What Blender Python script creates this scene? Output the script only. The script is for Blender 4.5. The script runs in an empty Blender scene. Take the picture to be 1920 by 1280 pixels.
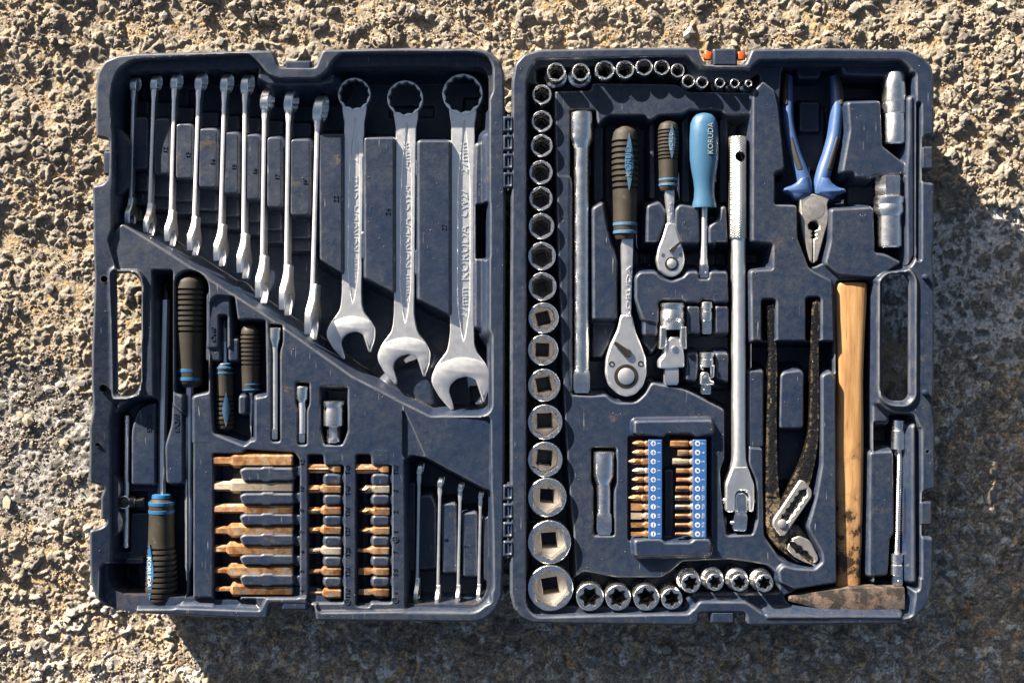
import bpy, bmesh, math, random
import numpy as np
from mathutils import Vector, geometry as mgeo
random.seed(7)
R = math.radians
scene = bpy.context.scene
COL = scene.collection

# ------------------------------------------------------------------ units
# All layout numbers are "half millimetres": 1 unit = 0.5 mm.  z = 0 is the rim of the
# open case, the ground lies HG units below it.  y grows downwards in the layout tables.
S = 0.0005
D = 2200.0        # camera height above the rim
HG = 140.0        # rim height above the ground

def kz(z): return (D - z) / D
def W(x, y, z):
    k = kz(z)
    return ((x - 960) * k, (640 - y) * k, z)

# ------------------------------------------------------------------ camera, sky, sun
cam = bpy.data.cameras.new("camera"); cam.lens = 36 * D / 1920; cam.sensor_width = 36
cam.clip_start = 0.02; cam.clip_end = 200
camo = bpy.data.objects.new("camera", cam); COL.objects.link(camo)
camo.location = (0, 0, (D + HG) * S)
scene.camera = camo

SUN_EL = 18.5
LX, LY = 0.62, -0.785                      # horizontal travel of the light (right and towards the viewer)
world = bpy.data.worlds.new("World"); scene.world = world; world.use_nodes = True
wn = world.node_tree
sky = wn.nodes.new("ShaderNodeTexSky"); sky.sky_type = 'NISHITA'; sky.sun_disc = False
sky.sun_elevation = R(SUN_EL)
sky.sun_rotation = math.atan2(-LX, -LY)    # azimuth measured from +Y towards +X
sky.air_density = 1.0; sky.dust_density = 3.2; sky.ozone_density = 0.8
bg = wn.nodes["Background"]; bg.inputs[1].default_value = 0.028
wn.links.new(sky.outputs[0], bg.inputs[0])
sun = bpy.data.lights.new("sun", 'SUN'); sun.energy = 5.0; sun.angle = R(0.5); sun.color = (1.0, 0.885, 0.735)
suno = bpy.data.objects.new("sun", sun); COL.objects.link(suno)
suno.location = (-0.8, 1.0, 1.2)
suno.rotation_euler = Vector((LX * math.cos(R(SUN_EL)), LY * math.cos(R(SUN_EL)), -math.sin(R(SUN_EL)))).to_track_quat('-Z', 'Y').to_euler()
vs = scene.view_settings
vs.view_transform = 'Standard'; vs.look = 'None'; vs.exposure = 2.2; vs.gamma = 1.0; vs.use_curve_mapping = False

# ------------------------------------------------------------------ materials
MAT = {}
def nodes_of(name):
    m = bpy.data.materials.new(name); m.use_nodes = True
    nt = m.node_tree
    return m, nt, nt.nodes["Principled BSDF"]
def N(nt, t, **kw):
    n = nt.nodes.new(t)
    for k, v in kw.items():
        if isinstance(k, str) and hasattr(n, k): setattr(n, k, v)
    return n
def coords(nt):
    tc = N(nt, "ShaderNodeTexCoord"); oi = N(nt, "ShaderNodeObjectInfo")
    mul = N(nt, "ShaderNodeVectorMath", operation='SCALE'); comb = N(nt, "ShaderNodeCombineXYZ")
    for i in range(3): nt.links.new(oi.outputs["Random"], comb.inputs[i])
    nt.links.new(comb.outputs[0], mul.inputs[0]); mul.inputs["Scale"].default_value = 3.7
    add = N(nt, "ShaderNodeVectorMath", operation='ADD')
    nt.links.new(tc.outputs["Object"], add.inputs[0]); nt.links.new(mul.outputs[0], add.inputs[1])
    return add.outputs[0]
def noise(nt, vec, scale, detail=4, rough=0.6):
    n = N(nt, "ShaderNodeTexNoise"); n.inputs["Scale"].default_value = scale
    n.inputs["Detail"].default_value = detail; n.inputs["Roughness"].default_value = rough
    nt.links.new(vec, n.inputs["Vector"]); return n.outputs["Fac"]
def ramp(nt, fac, stops):
    r = N(nt, "ShaderNodeValToRGB"); e = r.color_ramp.elements
    while len(e) < len(stops): e.new(0.5)
    for i, (p, c) in enumerate(stops):
        e[i].position = p; e[i].color = (c[0], c[1], c[2], 1) if not isinstance(c, (int, float)) else (c, c, c, 1)
    nt.links.new(fac, r.inputs[0]); return r.outputs[0]
def mixc(nt, fac, a, b, mode='MIX'):
    m = N(nt, "ShaderNodeMix"); m.data_type = 'RGBA'; m.blend_type = mode
    def put(sock, v):
        if hasattr(v, "node"): nt.links.new(v, sock)
        elif isinstance(v, (int, float)): sock.default_value = v
        else: sock.default_value = (v[0], v[1], v[2], 1)
    put(m.inputs[0], fac); put(m.inputs[6], a); put(m.inputs[7], b)
    return m.outputs[2]
def bump(nt, bsdf, h, strength, dist):
    b = N(nt, "ShaderNodeBump"); b.inputs["Strength"].default_value = strength; b.inputs["Distance"].default_value = dist
    nt.links.new(h, b.inputs["Height"]); nt.links.new(b.outputs[0], bsdf.inputs["Normal"]); return b
ALB = 0.55
def gen(name, ca, cb, cscale=60, rough=(0.4, 0.6), metal=0.0, bscale=900, bstr=0.25, bdist=0.0004, dirt=None, dirt_scale=35, dirt_amt=(0.55, 0.75), spec=0.5, coat=0.0):
    """two-tone procedural surface with grain relief and an optional layer of dirt or rust"""
    if metal < 0.5:
        ca = tuple(q * ALB for q in ca); cb = tuple(q * ALB for q in cb)
    if dirt: dirt = tuple(q * 0.7 for q in dirt)
    m, nt, p = nodes_of(name); v = coords(nt)
    f = noise(nt, v, cscale)
    c = mixc(nt, ramp(nt, f, [(0.3, 0.0), (0.7, 1.0)]), ca, cb)
    rr = ramp(nt, noise(nt, v, cscale * 2.3), [(0.25, rough[0]), (0.75, rough[1])])
    if dirt:
        dm = ramp(nt, noise(nt, v, dirt_scale, 8, 0.68), [(dirt_amt[0], 0.0), (dirt_amt[1], 1.0)])
        c = mixc(nt, dm, c, dirt)
        rr = mixc(nt, dm, rr, (0.85, 0.85, 0.85))
        if metal > 0:
            mm = ramp(nt, dm, [(0.0, metal), (1.0, metal * 0.15)]); nt.links.new(mm, p.inputs["Metallic"])
    elif metal > 0: p.inputs["Metallic"].default_value = metal
    nt.links.new(c, p.inputs["Base Color"]); nt.links.new(rr, p.inputs["Roughness"])
    p.inputs["Specular IOR Level"].default_value = spec
    p.inputs["Coat Weight"].default_value = coat
    if bstr > 0: bump(nt, p, noise(nt, v, bscale, 3), bstr, bdist)
    MAT[name] = m; return m

def plastic(key, edge):
    m, nt, p = nodes_of("navy_" + key); v = coords(nt)
    base = mixc(nt, noise(nt, v, 14, 5), (0.0042, 0.0135, 0.039), (0.0070, 0.0175, 0.044))
    # worn, chalky film and dust lying on the surface
    film = mixc(nt, ramp(nt, noise(nt, v, 7, 3), [(0.35, 0.25), (0.65, 1.0)]), (0, 0, 0), ramp(nt, noise(nt, v, 160, 10, 0.78), [(0.36, 0.0), (0.66, 0.75)]))
    c = mixc(nt, film, base, (0.047, 0.050, 0.056))
    dust = mixc(nt, ramp(nt, noise(nt, v, 26, 12, 0.78), [(0.60, 0.0), (0.68, 0.9)]), (0, 0, 0), ramp(nt, noise(nt, v, 900, 2), [(0.35, 0.2), (0.6, 1.0)]))
    c = mixc(nt, dust, c, (0.105, 0.080, 0.054))
    speck = ramp(nt, noise(nt, v, 420, 2, 0.5), [(0.73, 0.0), (0.79, 0.7)])
    spk2 = ramp(nt, noise(nt, v, 22, 4), [(0.45, 0.0), (0.62, 1.0)])
    c = mixc(nt, mixc(nt, speck, (0, 0, 0), spk2), c, (0.20, 0.17, 0.13))
    # edges rubbed pale by use
    geo = N(nt, 'ShaderNodeNewGeometry')
    wear = ramp(nt, geo.outputs['Pointiness'], [(0.512, 0.0), (0.56, edge)])
    c = mixc(nt, mixc(nt, wear, (0, 0, 0), ramp(nt, noise(nt, v, 60, 5), [(0.30, 0.25), (0.55, 1.0)])), c, (0.13, 0.135, 0.145))
    groove = ramp(nt, geo.outputs['Pointiness'], [(0.43, 0.55), (0.485, 0.0)])
    if edge: c = mixc(nt, mixc(nt, groove, (0, 0, 0), ramp(nt, noise(nt, v, 40, 6), [(0.4, 0.0), (0.62, 1.0)])), c, (0.075, 0.055, 0.036))
    # fine pale scratches
    mp = N(nt, "ShaderNodeMapping"); mp.inputs["Rotation"].default_value = (0, 0, 0.6); mp.inputs["Scale"].default_value = (1, 0.06, 1)
    nt.links.new(v, mp.inputs[0])
    scr = ramp(nt, noise(nt, mp.outputs[0], 520, 2), [(0.70, 0.0), (0.73, 0.8)])
    scm = ramp(nt, noise(nt, v, 30, 3), [(0.45, 0.0), (0.58, 1.0)])
    c = mixc(nt, mixc(nt, scr, (0, 0, 0), scm), c, (0.20, 0.21, 0.22))
    nt.links.new(c, p.inputs["Base Color"])
    nt.links.new(ramp(nt, noise(nt, v, 70, 5), [(0.3, 0.33), (0.7, 0.55)]), p.inputs["Roughness"])
    p.inputs["Specular IOR Level"].default_value = 0.36
    b1 = bump(nt, p, noise(nt, v, 1100, 2, 0.5), 0.32, 0.00035)
    b2 = N(nt, "ShaderNodeBump"); b2.inputs["Strength"].default_value = 0.25; b2.inputs["Distance"].default_value = 0.0012
    nt.links.new(noise(nt, v, 120, 4), b2.inputs["Height"]); nt.links.new(b2.outputs[0], b1.inputs["Normal"])
    MAT[key] = m
plastic("plastic", 0.0)
plastic("tray_plastic", 0.6)
gen("hole_shade", (0.012, 0.014, 0.018), (0.03, 0.034, 0.04), 60, (0.35, 0.55), 0, 900, 0.2)
gen("satin", (0.82, 0.83, 0.84), (0.92, 0.92, 0.92), 80, (0.37, 0.44), 1.0, 1500, 0.10, 0.0003, (0.30, 0.27, 0.24), 40, (0.70, 0.85))
gen("polished", (0.97, 0.965, 0.95), (0.90, 0.885, 0.86), 120, (0.22, 0.33), 1.0, 900, 0.04, 0.0003, (0.24, 0.17, 0.11), 45, (0.68, 0.80))
gen("worn_chrome", (0.94, 0.925, 0.90), (0.84, 0.82, 0.79), 60, (0.20, 0.32), 1.0, 900, 0.04, 0.0003, (0.34, 0.27, 0.20), 38, (0.66, 0.82))
gen("socket_floor", (0.62, 0.56, 0.50), (0.48, 0.42, 0.36), 160, (0.45, 0.65), 0.75, 900, 0.2, 0.0003, (0.06, 0.035, 0.02), 150, (0.60, 0.68))
gen("dark_steel", (0.045, 0.040, 0.036), (0.09, 0.082, 0.074), 90, (0.30, 0.5), 0.8, 900, 0.2)
gen("rubber", (0.029, 0.024, 0.018), (0.047, 0.039, 0.029), 60, (0.55, 0.75), 0, 1300, 0.25, 0.0003, (0.15, 0.12, 0.088), 80, (0.58, 0.80), 0.35)
gen("grip_dark", (0.022, 0.020, 0.018), (0.035, 0.03, 0.026), 60, (0.6, 0.75), 0, 1300, 0.2)
gen("blue_band", (0.02, 0.135, 0.34), (0.03, 0.165, 0.38), 60, (0.35, 0.5), 0, 900, 0.1)
gen("blue_inlay", (0.06, 0.17, 0.32), (0.08, 0.20, 0.35), 120, (0.35, 0.55), 0, 700, 0.25, 0.0005, (0.24, 0.24, 0.21), 130, (0.56, 0.70))
gen("pale_blue", (0.055, 0.165, 0.315), (0.07, 0.185, 0.335), 60, (0.25, 0.42), 0, 700, 0.12, 0.0003, (0.32, 0.34, 0.32), 60, (0.66, 0.82))
gen("pliers_blue", (0.055, 0.125, 0.33), (0.07, 0.15, 0.37), 60, (0.3, 0.48), 0, 900, 0.15, 0.0003, (0.22, 0.24, 0.28), 70, (0.64, 0.80))
gen("rail_blue", (0.03, 0.13, 0.42), (0.035, 0.15, 0.46), 60, (0.35, 0.5), 0, 900, 0.1, 0.0003, (0.30, 0.30, 0.30), 150, (0.68, 0.74))
gen("print_white", (0.80, 0.81, 0.82), (0.72, 0.73, 0.75), 300, (0.4, 0.5), 0, 900, 0.0)
gen("print_grey", (0.36, 0.46, 0.53), (0.40, 0.50, 0.56), 300, (0.4, 0.5), 0, 900, 0.0)
gen("orange", (0.85, 0.13, 0.015), (0.75, 0.10, 0.01), 90, (0.35, 0.5), 0, 900, 0.15)
gen("black_paint", (0.007, 0.006, 0.0055), (0.017, 0.0145, 0.012), 120, (0.18, 0.34), 0, 300, 0.9, 0.0016, (0.16, 0.125, 0.085), 160, (0.63, 0.70), 0.8)
def bare_edges():
    m = MAT["black_paint"]; nt = m.node_tree; p = nt.nodes["Principled BSDF"]; v = coords(nt)
    geo = N(nt, "ShaderNodeNewGeometry")
    w = mixc(nt, ramp(nt, geo.outputs["Pointiness"], [(0.53, 0.0), (0.60, 1.0)]), (0, 0, 0), ramp(nt, noise(nt, v, 170, 6, 0.7), [(0.50, 0.0), (0.60, 1.0)]))
    src = p.inputs["Base Color"].links[0].from_socket
    nt.links.new(mixc(nt, w, src, (0.42, 0.31, 0.19)), p.inputs["Base Color"]); nt.links.new(w, p.inputs["Metallic"])
bare_edges()
gen("plier_steel", (0.30, 0.295, 0.285), (0.40, 0.39, 0.375), 120, (0.35, 0.55), 0.75, 900, 0.25, 0.0004, (0.20, 0.13, 0.08), 110, (0.60, 0.70))
gen("hammer_steel", (0.15, 0.145, 0.145), (0.21, 0.12, 0.075), 110, (0.4, 0.62), 0.5, 500, 0.5, 0.0009, (0.024, 0.02, 0.018), 70, (0.40, 0.54))

def rusty():
    for nm, a, b, lo, hi in (("rusty", (0.20, 0.080, 0.026), (0.35, 0.185, 0.078), 0.40, 0.60), ("rusty_grey", (0.28, 0.215, 0.15), (0.36, 0.30, 0.235), 0.30, 0.62)):
        m, nt, p = nodes_of(nm); v = coords(nt)
        c = mixc(nt, ramp(nt, noise(nt, v, 130, 6, 0.7), [(lo, 0.0), (hi, 1.0)]), a, b)
        pale = ramp(nt, noise(nt, v, 95, 7, 0.7), [(0.50, 0.0), (0.64, 0.85)])
        c = mixc(nt, pale, c, (0.50, 0.40, 0.29))
        dk = ramp(nt, noise(nt, v, 150, 7, 0.7), [(0.60, 0.0), (0.70, 0.85)])
        c = mixc(nt, dk, c, (0.055, 0.024, 0.012))
        oi = N(nt, "ShaderNodeObjectInfo"); c = mixc(nt, 1.0, c, ramp(nt, oi.outputs["Random"], [(0.0, (0.62, 0.60, 0.62)), (0.5, (0.95, 0.95, 0.95)), (1.0, (1.25, 1.35, 1.5))]), "MULTIPLY")
        nt.links.new(c, p.inputs["Base Color"])
        nt.links.new(ramp(nt, pale, [(0, 0.45), (1, 0.9)]), p.inputs["Metallic"])
        nt.links.new(ramp(nt, noise(nt, v, 160, 4), [(0.3, 0.34), (0.7, 0.6)]), p.inputs["Roughness"])
        bump(nt, p, noise(nt, v, 500, 5), 0.35, 0.0005)
        MAT[nm] = m
rusty()
def wood():
    m, nt, p = nodes_of("wood"); tc = N(nt, "ShaderNodeTexCoord")
    mp = N(nt, "ShaderNodeMapping"); mp.inputs["Scale"].default_value = (1, 0.09, 1); nt.links.new(tc.outputs["Object"], mp.inputs[0])
    v = tc.outputs["Object"]
    g = noise(nt, mp.outputs[0], 130, 5, 0.6)
    c = mixc(nt, ramp(nt, g, [(0.35, 0.0), (0.62, 1.0)]), (0.24, 0.122, 0.046), (0.42, 0.250, 0.108))
    mp2 = N(nt, "ShaderNodeMapping"); mp2.inputs["Scale"].default_value = (1, 0.03, 1); nt.links.new(v, mp2.inputs[0])
    pores = ramp(nt, noise(nt, mp2.outputs[0], 900, 2), [(0.62, 0.0), (0.70, 0.7)])
    c = mixc(nt, pores, c, (0.12, 0.05, 0.018))
    # grime grows towards the head end: handled wood darkens there
    sep = N(nt, "ShaderNodeSeparateXYZ"); nt.links.new(v, sep.inputs[0])
    mr = N(nt, "ShaderNodeMapRange"); mr.inputs[1].default_value = 0.25; mr.inputs[2].default_value = 0.03; mr.inputs[3].default_value = 0.0; mr.inputs[4].default_value = 0.275
    nt.links.new(sep.outputs[1], mr.inputs[0])
    ad = N(nt, "ShaderNodeMath", operation='ADD'); nt.links.new(noise(nt, v, 48, 9, 0.7), ad.inputs[0]); nt.links.new(mr.outputs[0], ad.inputs[1])
    c = mixc(nt, ramp(nt, ad.outputs[0], [(0.66, 0.0), (0.82, 0.75)]), c, (0.11, 0.058, 0.026))
    c = mixc(nt, ramp(nt, ad.outputs[0], [(0.775, 0.0), (0.80, 0.9)]), c, (0.014, 0.009, 0.006))
    nt.links.new(c, p.inputs["Base Color"])
    p.inputs["Roughness"].default_value = 0.52
    bump(nt, p, g, 0.25, 0.0006)
    MAT["wood"] = m
wood()
def knurl():
    m, nt, p = nodes_of("knurled"); tc = N(nt, "ShaderNodeTexCoord"); v = tc.outputs["Object"]
    outs = []
    for a in (0.62, -0.62):
        mp = N(nt, "ShaderNodeMapping"); mp.inputs["Rotation"].default_value = (0, 0, a); nt.links.new(v, mp.inputs[0])
        w = N(nt, "ShaderNodeTexWave"); w.bands_direction = 'Y'; w.inputs["Scale"].default_value = 165; w.inputs["Distortion"].default_value = 0
        nt.links.new(mp.outputs[0], w.inputs[0]); outs.append(w.outputs["Fac"])
    mx = N(nt, "ShaderNodeMath", operation='MINIMUM'); nt.links.new(outs[0], mx.inputs[0]); nt.links.new(outs[1], mx.inputs[1])
    p.inputs["Base Color"].default_value = (0.62, 0.60, 0.57, 1); p.inputs["Metallic"].default_value = 1; p.inputs["Roughness"].default_value = 0.34
    bump(nt, p, mx.outputs[0], 0.7, 0.0009)
    MAT["knurled"] = m
knurl()
def groundmat():
    m, nt, p = nodes_of("ground"); tc = N(nt, "ShaderNodeTexCoord"); v = tc.outputs["Object"]
    at = N(nt, "ShaderNodeAttribute"); at.attribute_name = "tint"
    f = noise(nt, v, 330, 8, 0.72)
    c = mixc(nt, 0.85, at.outputs["Color"], ramp(nt, f, [(0.25, (0.50, 0.48, 0.46)), (0.5, (0.86, 0.85, 0.84)), (0.75, (1.15, 1.12, 1.08))]), 'MULTIPLY')
    c = mixc(nt, ramp(nt, noise(nt, v, 900, 3), [(0.62, 0.0), (0.72, 0.55)]), c, (0.42, 0.33, 0.23))
    c = mixc(nt, ramp(nt, noise(nt, v, 700, 4), [(0.62, 0.0), (0.70, 0.6)]), c, (0.12, 0.10, 0.085))
    nt.links.new(c, p.inputs["Base Color"]); p.inputs["Roughness"].default_value = 0.92; p.inputs["Specular IOR Level"].default_value = 0.2
    b1 = bump(nt, p, noise(nt, v, 1300, 4, 0.6), 0.55, 0.0009)
    b2 = N(nt, "ShaderNodeBump"); b2.inputs["Strength"].default_value = 0.7; b2.inputs["Distance"].default_value = 0.0028
    nt.links.new(noise(nt, v, 330, 5, 0.65), b2.inputs["Height"]); nt.links.new(b2.outputs[0], b1.inputs["Normal"])
    MAT["ground"] = m
groundmat()
for nm, a, b in (("stone_tan", (0.44, 0.38, 0.30), (0.60, 0.53, 0.43)), ("stone_grey", (0.30, 0.29, 0.275), (0.46, 0.44, 0.41)), ("stone_pale", (0.52, 0.50, 0.47), (0.62, 0.60, 0.56)), ("grit", (0.34, 0.22, 0.11), (0.66, 0.58, 0.48))):
    gen(nm, a, b, 800 if nm == "grit" else 170, (0.85, 0.95), 0, 900, 0.6, 0.0009, (0.24, 0.20, 0.15), 160, (0.55, 0.7), 0.2)

# ------------------------------------------------------------------ lettering (built once, before the heavy meshes)
TEXTS = {}
def prepare_texts(strings):
    tmp = []
    for s in sorted(set(strings)):
        cu = bpy.data.curves.new("t", 'FONT'); cu.body = s; cu.size = 1.0; cu.extrude = 0.5; cu.resolution_u = 2
        o = bpy.data.objects.new("t", cu); COL.objects.link(o); tmp.append((s, o, cu))
    dg = bpy.context.evaluated_depsgraph_get(); dg.update()
    for s, o, cu in tmp:
        me = bpy.data.meshes.new_from_object(o.evaluated_get(dg))
        v = np.zeros(len(me.vertices) * 3, dtype=np.float64); me.vertices.foreach_get("co", v); v = v.reshape(-1, 3)
        f = [tuple(p.vertices) for p in me.polygons]
        lo = v.min(0); hi = v.max(0)
        v[:, :2] -= (lo[:2] + hi[:2]) / 2
        TEXTS[s] = (v, f, hi - lo)
        bpy.data.meshes.remove(me)
    for s, o, cu in tmp:
        bpy.data.objects.remove(o); bpy.data.curves.remove(cu)

# ------------------------------------------------------------------ mesh helpers (layout space: x, y down, z)
def link(o):
    COL.objects.link(o); return o
def new_mesh(name, V, F, mat, sharp=38, recalc=True):
    me = bpy.data.meshes.new(name)
    me.from_pydata([tuple(v) for v in V], [], F)
    if recalc:
        bm = bmesh.new(); bm.from_mesh(me); bmesh.ops.recalc_face_normals(bm, faces=bm.faces); bm.to_mesh(me); bm.free()
    if sharp:
        me.polygons.foreach_set("use_smooth", [True] * len(me.polygons)); me.set_sharp_from_angle(angle=R(sharp))
    me.materials.append(MAT[mat])
    return me

class Thing:
    """an Empty at the thing's base; parts are built in layout space at scale k of the height zref"""
    def __init__(s, name, label, cat, x, y, zref, zbase=None, group=None):
        s.k = kz(zref); s.x, s.y = x, y; s.z = zref if zbase is None else zbase
        o = bpy.data.objects.new(name, None); o.empty_display_size = 0.01
        o.location = ((x - 960) * s.k * S, (640 - y) * s.k * S, (s.z + HG) * S)
        o["label"] = words(label); o["category"] = cat
        if group: o["group"] = group
        s.o = link(o)
    def part(s, name, geo, mat, parent=None, sharp=38, label=None):
        V, F = geo
        k = s.k * S
        P = [((v[0] - s.x) * k, (s.y - v[1]) * k, (v[2] - s.z) * S) for v in V]
        o = bpy.data.objects.new(name, new_mesh(name, P, F, mat, sharp)); link(o)
        o.parent = parent or s.o
        if label: o["label"] = label
        return o
    def text(s, string, x, y, z, length=None, height=None, ang=90, depth=1.0, mat="plastic", name="lettering", parent=None):
        v, f, dim = TEXTS[string]
        sc = length / dim[0] if length else height / dim[1]
        sy = sc if not (length and height) else height / dim[1]
        c, sn = math.cos(R(ang)), math.sin(R(ang))
        V = [(x + (p[0] * sc * c - p[1] * sy * sn), y - (p[0] * sc * sn + p[1] * sy * c), z + (0.5 if p[2] > 0 else -0.5) * depth) for p in v]
        return s.part(name, (V, f), mat, parent, sharp=30)

def join(*gs):
    V, F = [], []
    for v, f in gs:
        n = len(V); V += list(v); F += [tuple(i + n for i in q) for q in f]
    return V, F
def xf(geo, fn): return [fn(*v) for v in geo[0]], geo[1]

def rpoly(pts, r=4, n=3):
    """round the corners of a polygon"""
    out = []; m = len(pts)
    for i in range(m):
        p0, p1, p2 = (np.array(pts[(i + j) % m], float)[:2] for j in (-1, 0, 1))
        rr = pts[i][2] if len(pts[i]) > 2 else r
        a, b = p0 - p1, p2 - p1
        la, lb = np.hypot(*a), np.hypot(*b)
        t = min(rr, la * 0.48, lb * 0.48)
        if t < 0.6: out.append(tuple(p1)); continue
        q0, q1 = p1 + a / la * t, p1 + b / lb * t
        for j in range(n + 1):
            u = j / n
            out.append(tuple((1 - u) ** 2 * q0 + 2 * u * (1 - u) * p1 + u * u * q1))
    return out
def area(p): return 0.5 * sum(p[i][0] * p[(i + 1) % len(p)][1] - p[(i + 1) % len(p)][0] * p[i][1] for i in range(len(p)))
def inset(p, d):
    m = len(p); out = []; sg = 1 if area(p) > 0 else -1
    for i in range(m):
        a, b, c = (np.array(p[(i + j) % m][:2], float) for j in (-1, 0, 1))
        e1, e2 = b - a, c - b
        l1, l2 = np.hypot(*e1) or 1e-6, np.hypot(*e2) or 1e-6
        n1, n2 = np.array((-e1[1], e1[0])) / l1 * sg, np.array((-e2[1], e2[0])) / l2 * sg
        nn = n1 + n2; q = np.dot(nn, nn)
        nn = nn * (2 / max(q, 0.7))
        out.append(tuple(b + nn * d))
    return out
def prism(outer, z0, z1, bevel=1.5, holes=(), bot=True, bh=None):
    """extruded outline with a bevelled top edge and through holes"""
    V, F = [], []
    rings_top = []
    for idx, poly in enumerate([outer] + list(holes)):
        poly = [tuple(q[:2]) for q in poly]
        m = len(poly); b0 = len(V)
        V += [(x, y, z0) for x, y in poly]
        V += [(x, y, z1 - (bh or bevel)) for x, y in poly]
        ins = inset(poly, bevel if idx == 0 else -bevel)
        V += [(x, y, z1) for x, y in ins]
        for L in range(2):
            for i in range(m):
                j = (i + 1) % m
                F.append((b0 + L * m + i, b0 + L * m + j, b0 + (L + 1) * m + j, b0 + (L + 1) * m + i))
        rings_top.append((b0, m))
    for lev, zz in ((2, z1), (0, z0)):
        if lev == 0 and not bot: continue
        polys = [[Vector((V[b0 + lev * m + i][0], V[b0 + lev * m + i][1], 0)) for i in range(m)] for b0, m in rings_top]
        idxmap = [b0 + lev * m + i for b0, m in rings_top for i in range(m)]
        for t in mgeo.tessellate_polygon(polys): F.append(tuple(idxmap[i] for i in t))
    return V, F
def box(x0, y0, x1, y1, z0, z1, r=3, bevel=2): return prism(rpoly([(x0, y0), (x1, y0), (x1, y1), (x0, y1)], r), z0, z1, bevel)
def circ(x, y, r, n=20, a0=0): return [(x + r * math.cos(a0 + 2 * math.pi * i / n), y + r * math.sin(a0 + 2 * math.pi * i / n)) for i in range(n)]

def ring_pts(shape, a, b, n, rot=0.0):
    out = []
    for i in range(n):
        t = 2 * math.pi * i / n
        c, s = math.cos(t), math.sin(t)
        if shape == 'c': x, y = a * c, b * s
        elif shape == 'h':
            q = ((t + math.pi / 6) % (math.pi / 3)) - math.pi / 6
            rr = a / math.cos(math.pi / 6 - abs(q)); x, y = rr * c, rr * s * b / a
        else:
            m = max(abs(c), abs(s)); x, y = a * c / m, b * s / m
            if shape == 'q':                       # soft-cornered rectangle
                e = 0.28; x, y = x * (1 - e) + a * c * e, y * (1 - e) + b * s * e
        if rot: x, y = x * math.cos(rot) - y * math.sin(rot), x * math.sin(rot) + y * math.cos(rot)
        out.append((x, y))
    return out
def rod(p0, p1, secs, n=24):
    """loft along p0-p1; secs = (distance, shape, half width, half height[, rotation])"""
    a = np.array(p0, float); d = np.array(p1, float) - a; d /= np.linalg.norm(d)
    up = np.array((0, 0, 1.0)); side = np.cross(d, up); side /= np.linalg.norm(side); up = np.cross(side, d)
    V, F = [], []
    for sc in secs:
        t, sh, ha = sc[0], sc[1], sc[2]; hb = sc[3] if len(sc) > 3 and sc[3] else ha; rot = sc[4] if len(sc) > 4 else 0
        c = a + d * t
        V += [tuple(c + side * x + up * y) for x, y in ring_pts(sh, ha, hb, n, rot)]
    m = len(secs)
    for k in range(m - 1):
        for i in range(n):
            j = (i + 1) % n
            F.append((k * n + i, k * n + j, (k + 1) * n + j, (k + 1) * n + i))
    F.append(tuple(range(n))); F.append(tuple((m - 1) * n + i for i in range(n)))
    return V, F
def vrod(x, y, z, secs, x1=None, n=24):
    """rod running down the layout (+y) from (x, y); distances measured along y"""
    L = secs[-1][0]; x1 = x if x1 is None else x1
    return rod((x, y, z), (x1, y + max(L, 1), z), secs, n)
def sweep(path, n=16):
    """path = (x, y, z, half width, half height); flat-lying curved grip"""
    V, F = [], []; P = [np.array(p[:3], float) for p in path]; m = len(P)
    for i, p in enumerate(path):
        d = P[min(i + 1, m - 1)] - P[max(i - 1, 0)]; d[2] = 0; d /= np.linalg.norm(d)
        side = np.array((d[1], -d[0], 0)); up = np.array((0, 0, 1.0))
        V += [tuple(P[i] + side * x + up * y) for x, y in ring_pts('q' if len(p) > 5 else 'c', p[3], p[4], n)]
    for k in range(m - 1):
        for i in range(n):
            j = (i + 1) % n; F.append((k * n + i, k * n + j, (k + 1) * n + j, (k + 1) * n + i))
    F.append(tuple(range(n))); F.append(tuple((m - 1) * n + i for i in range(n)))
    return V, F
def spline(pts, n=6):
    """Catmull-Rom through rows of any width"""
    P = [np.array(p, float) for p in pts]; out = []
    for i in range(len(P) - 1):
        p0, p1, p2, p3 = P[max(i - 1, 0)], P[i], P[i + 1], P[min(i + 2, len(P) - 1)]
        for j in range(n):
            t = j / n
            out.append(tuple(0.5 * (2 * p1 + (p2 - p0) * t + (2 * p0 - 5 * p1 + 4 * p2 - p3) * t * t + (3 * p1 - p0 - 3 * p2 + p3) * t ** 3)))
    out.append(tuple(P[-1])); return out
def radial(kind, a, t, rot=0.0):
    t = t - rot
    if kind == 'c': return a
    if kind == 'h': q = ((t + math.pi / 6) % (math.pi / 3)) - math.pi / 6; return a / math.cos(math.pi / 6 - abs(q))
    if kind == 's': q = ((t + math.pi / 4) % (math.pi / 2)) - math.pi / 4; return a / math.cos(math.pi / 4 - abs(q))
    if kind == '12':
        v = [a / math.cos(math.pi / 6 - abs(((t + o + math.pi / 6) % (math.pi / 3)) - math.pi / 6)) for o in (0, math.pi / 6)]
        return max(v)
    if kind == 'star':                              # female external-torx profile
        return a * (0.86 + 0.17 * math.cos(6 * t) + 0.03 * math.cos(12 * t))
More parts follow.
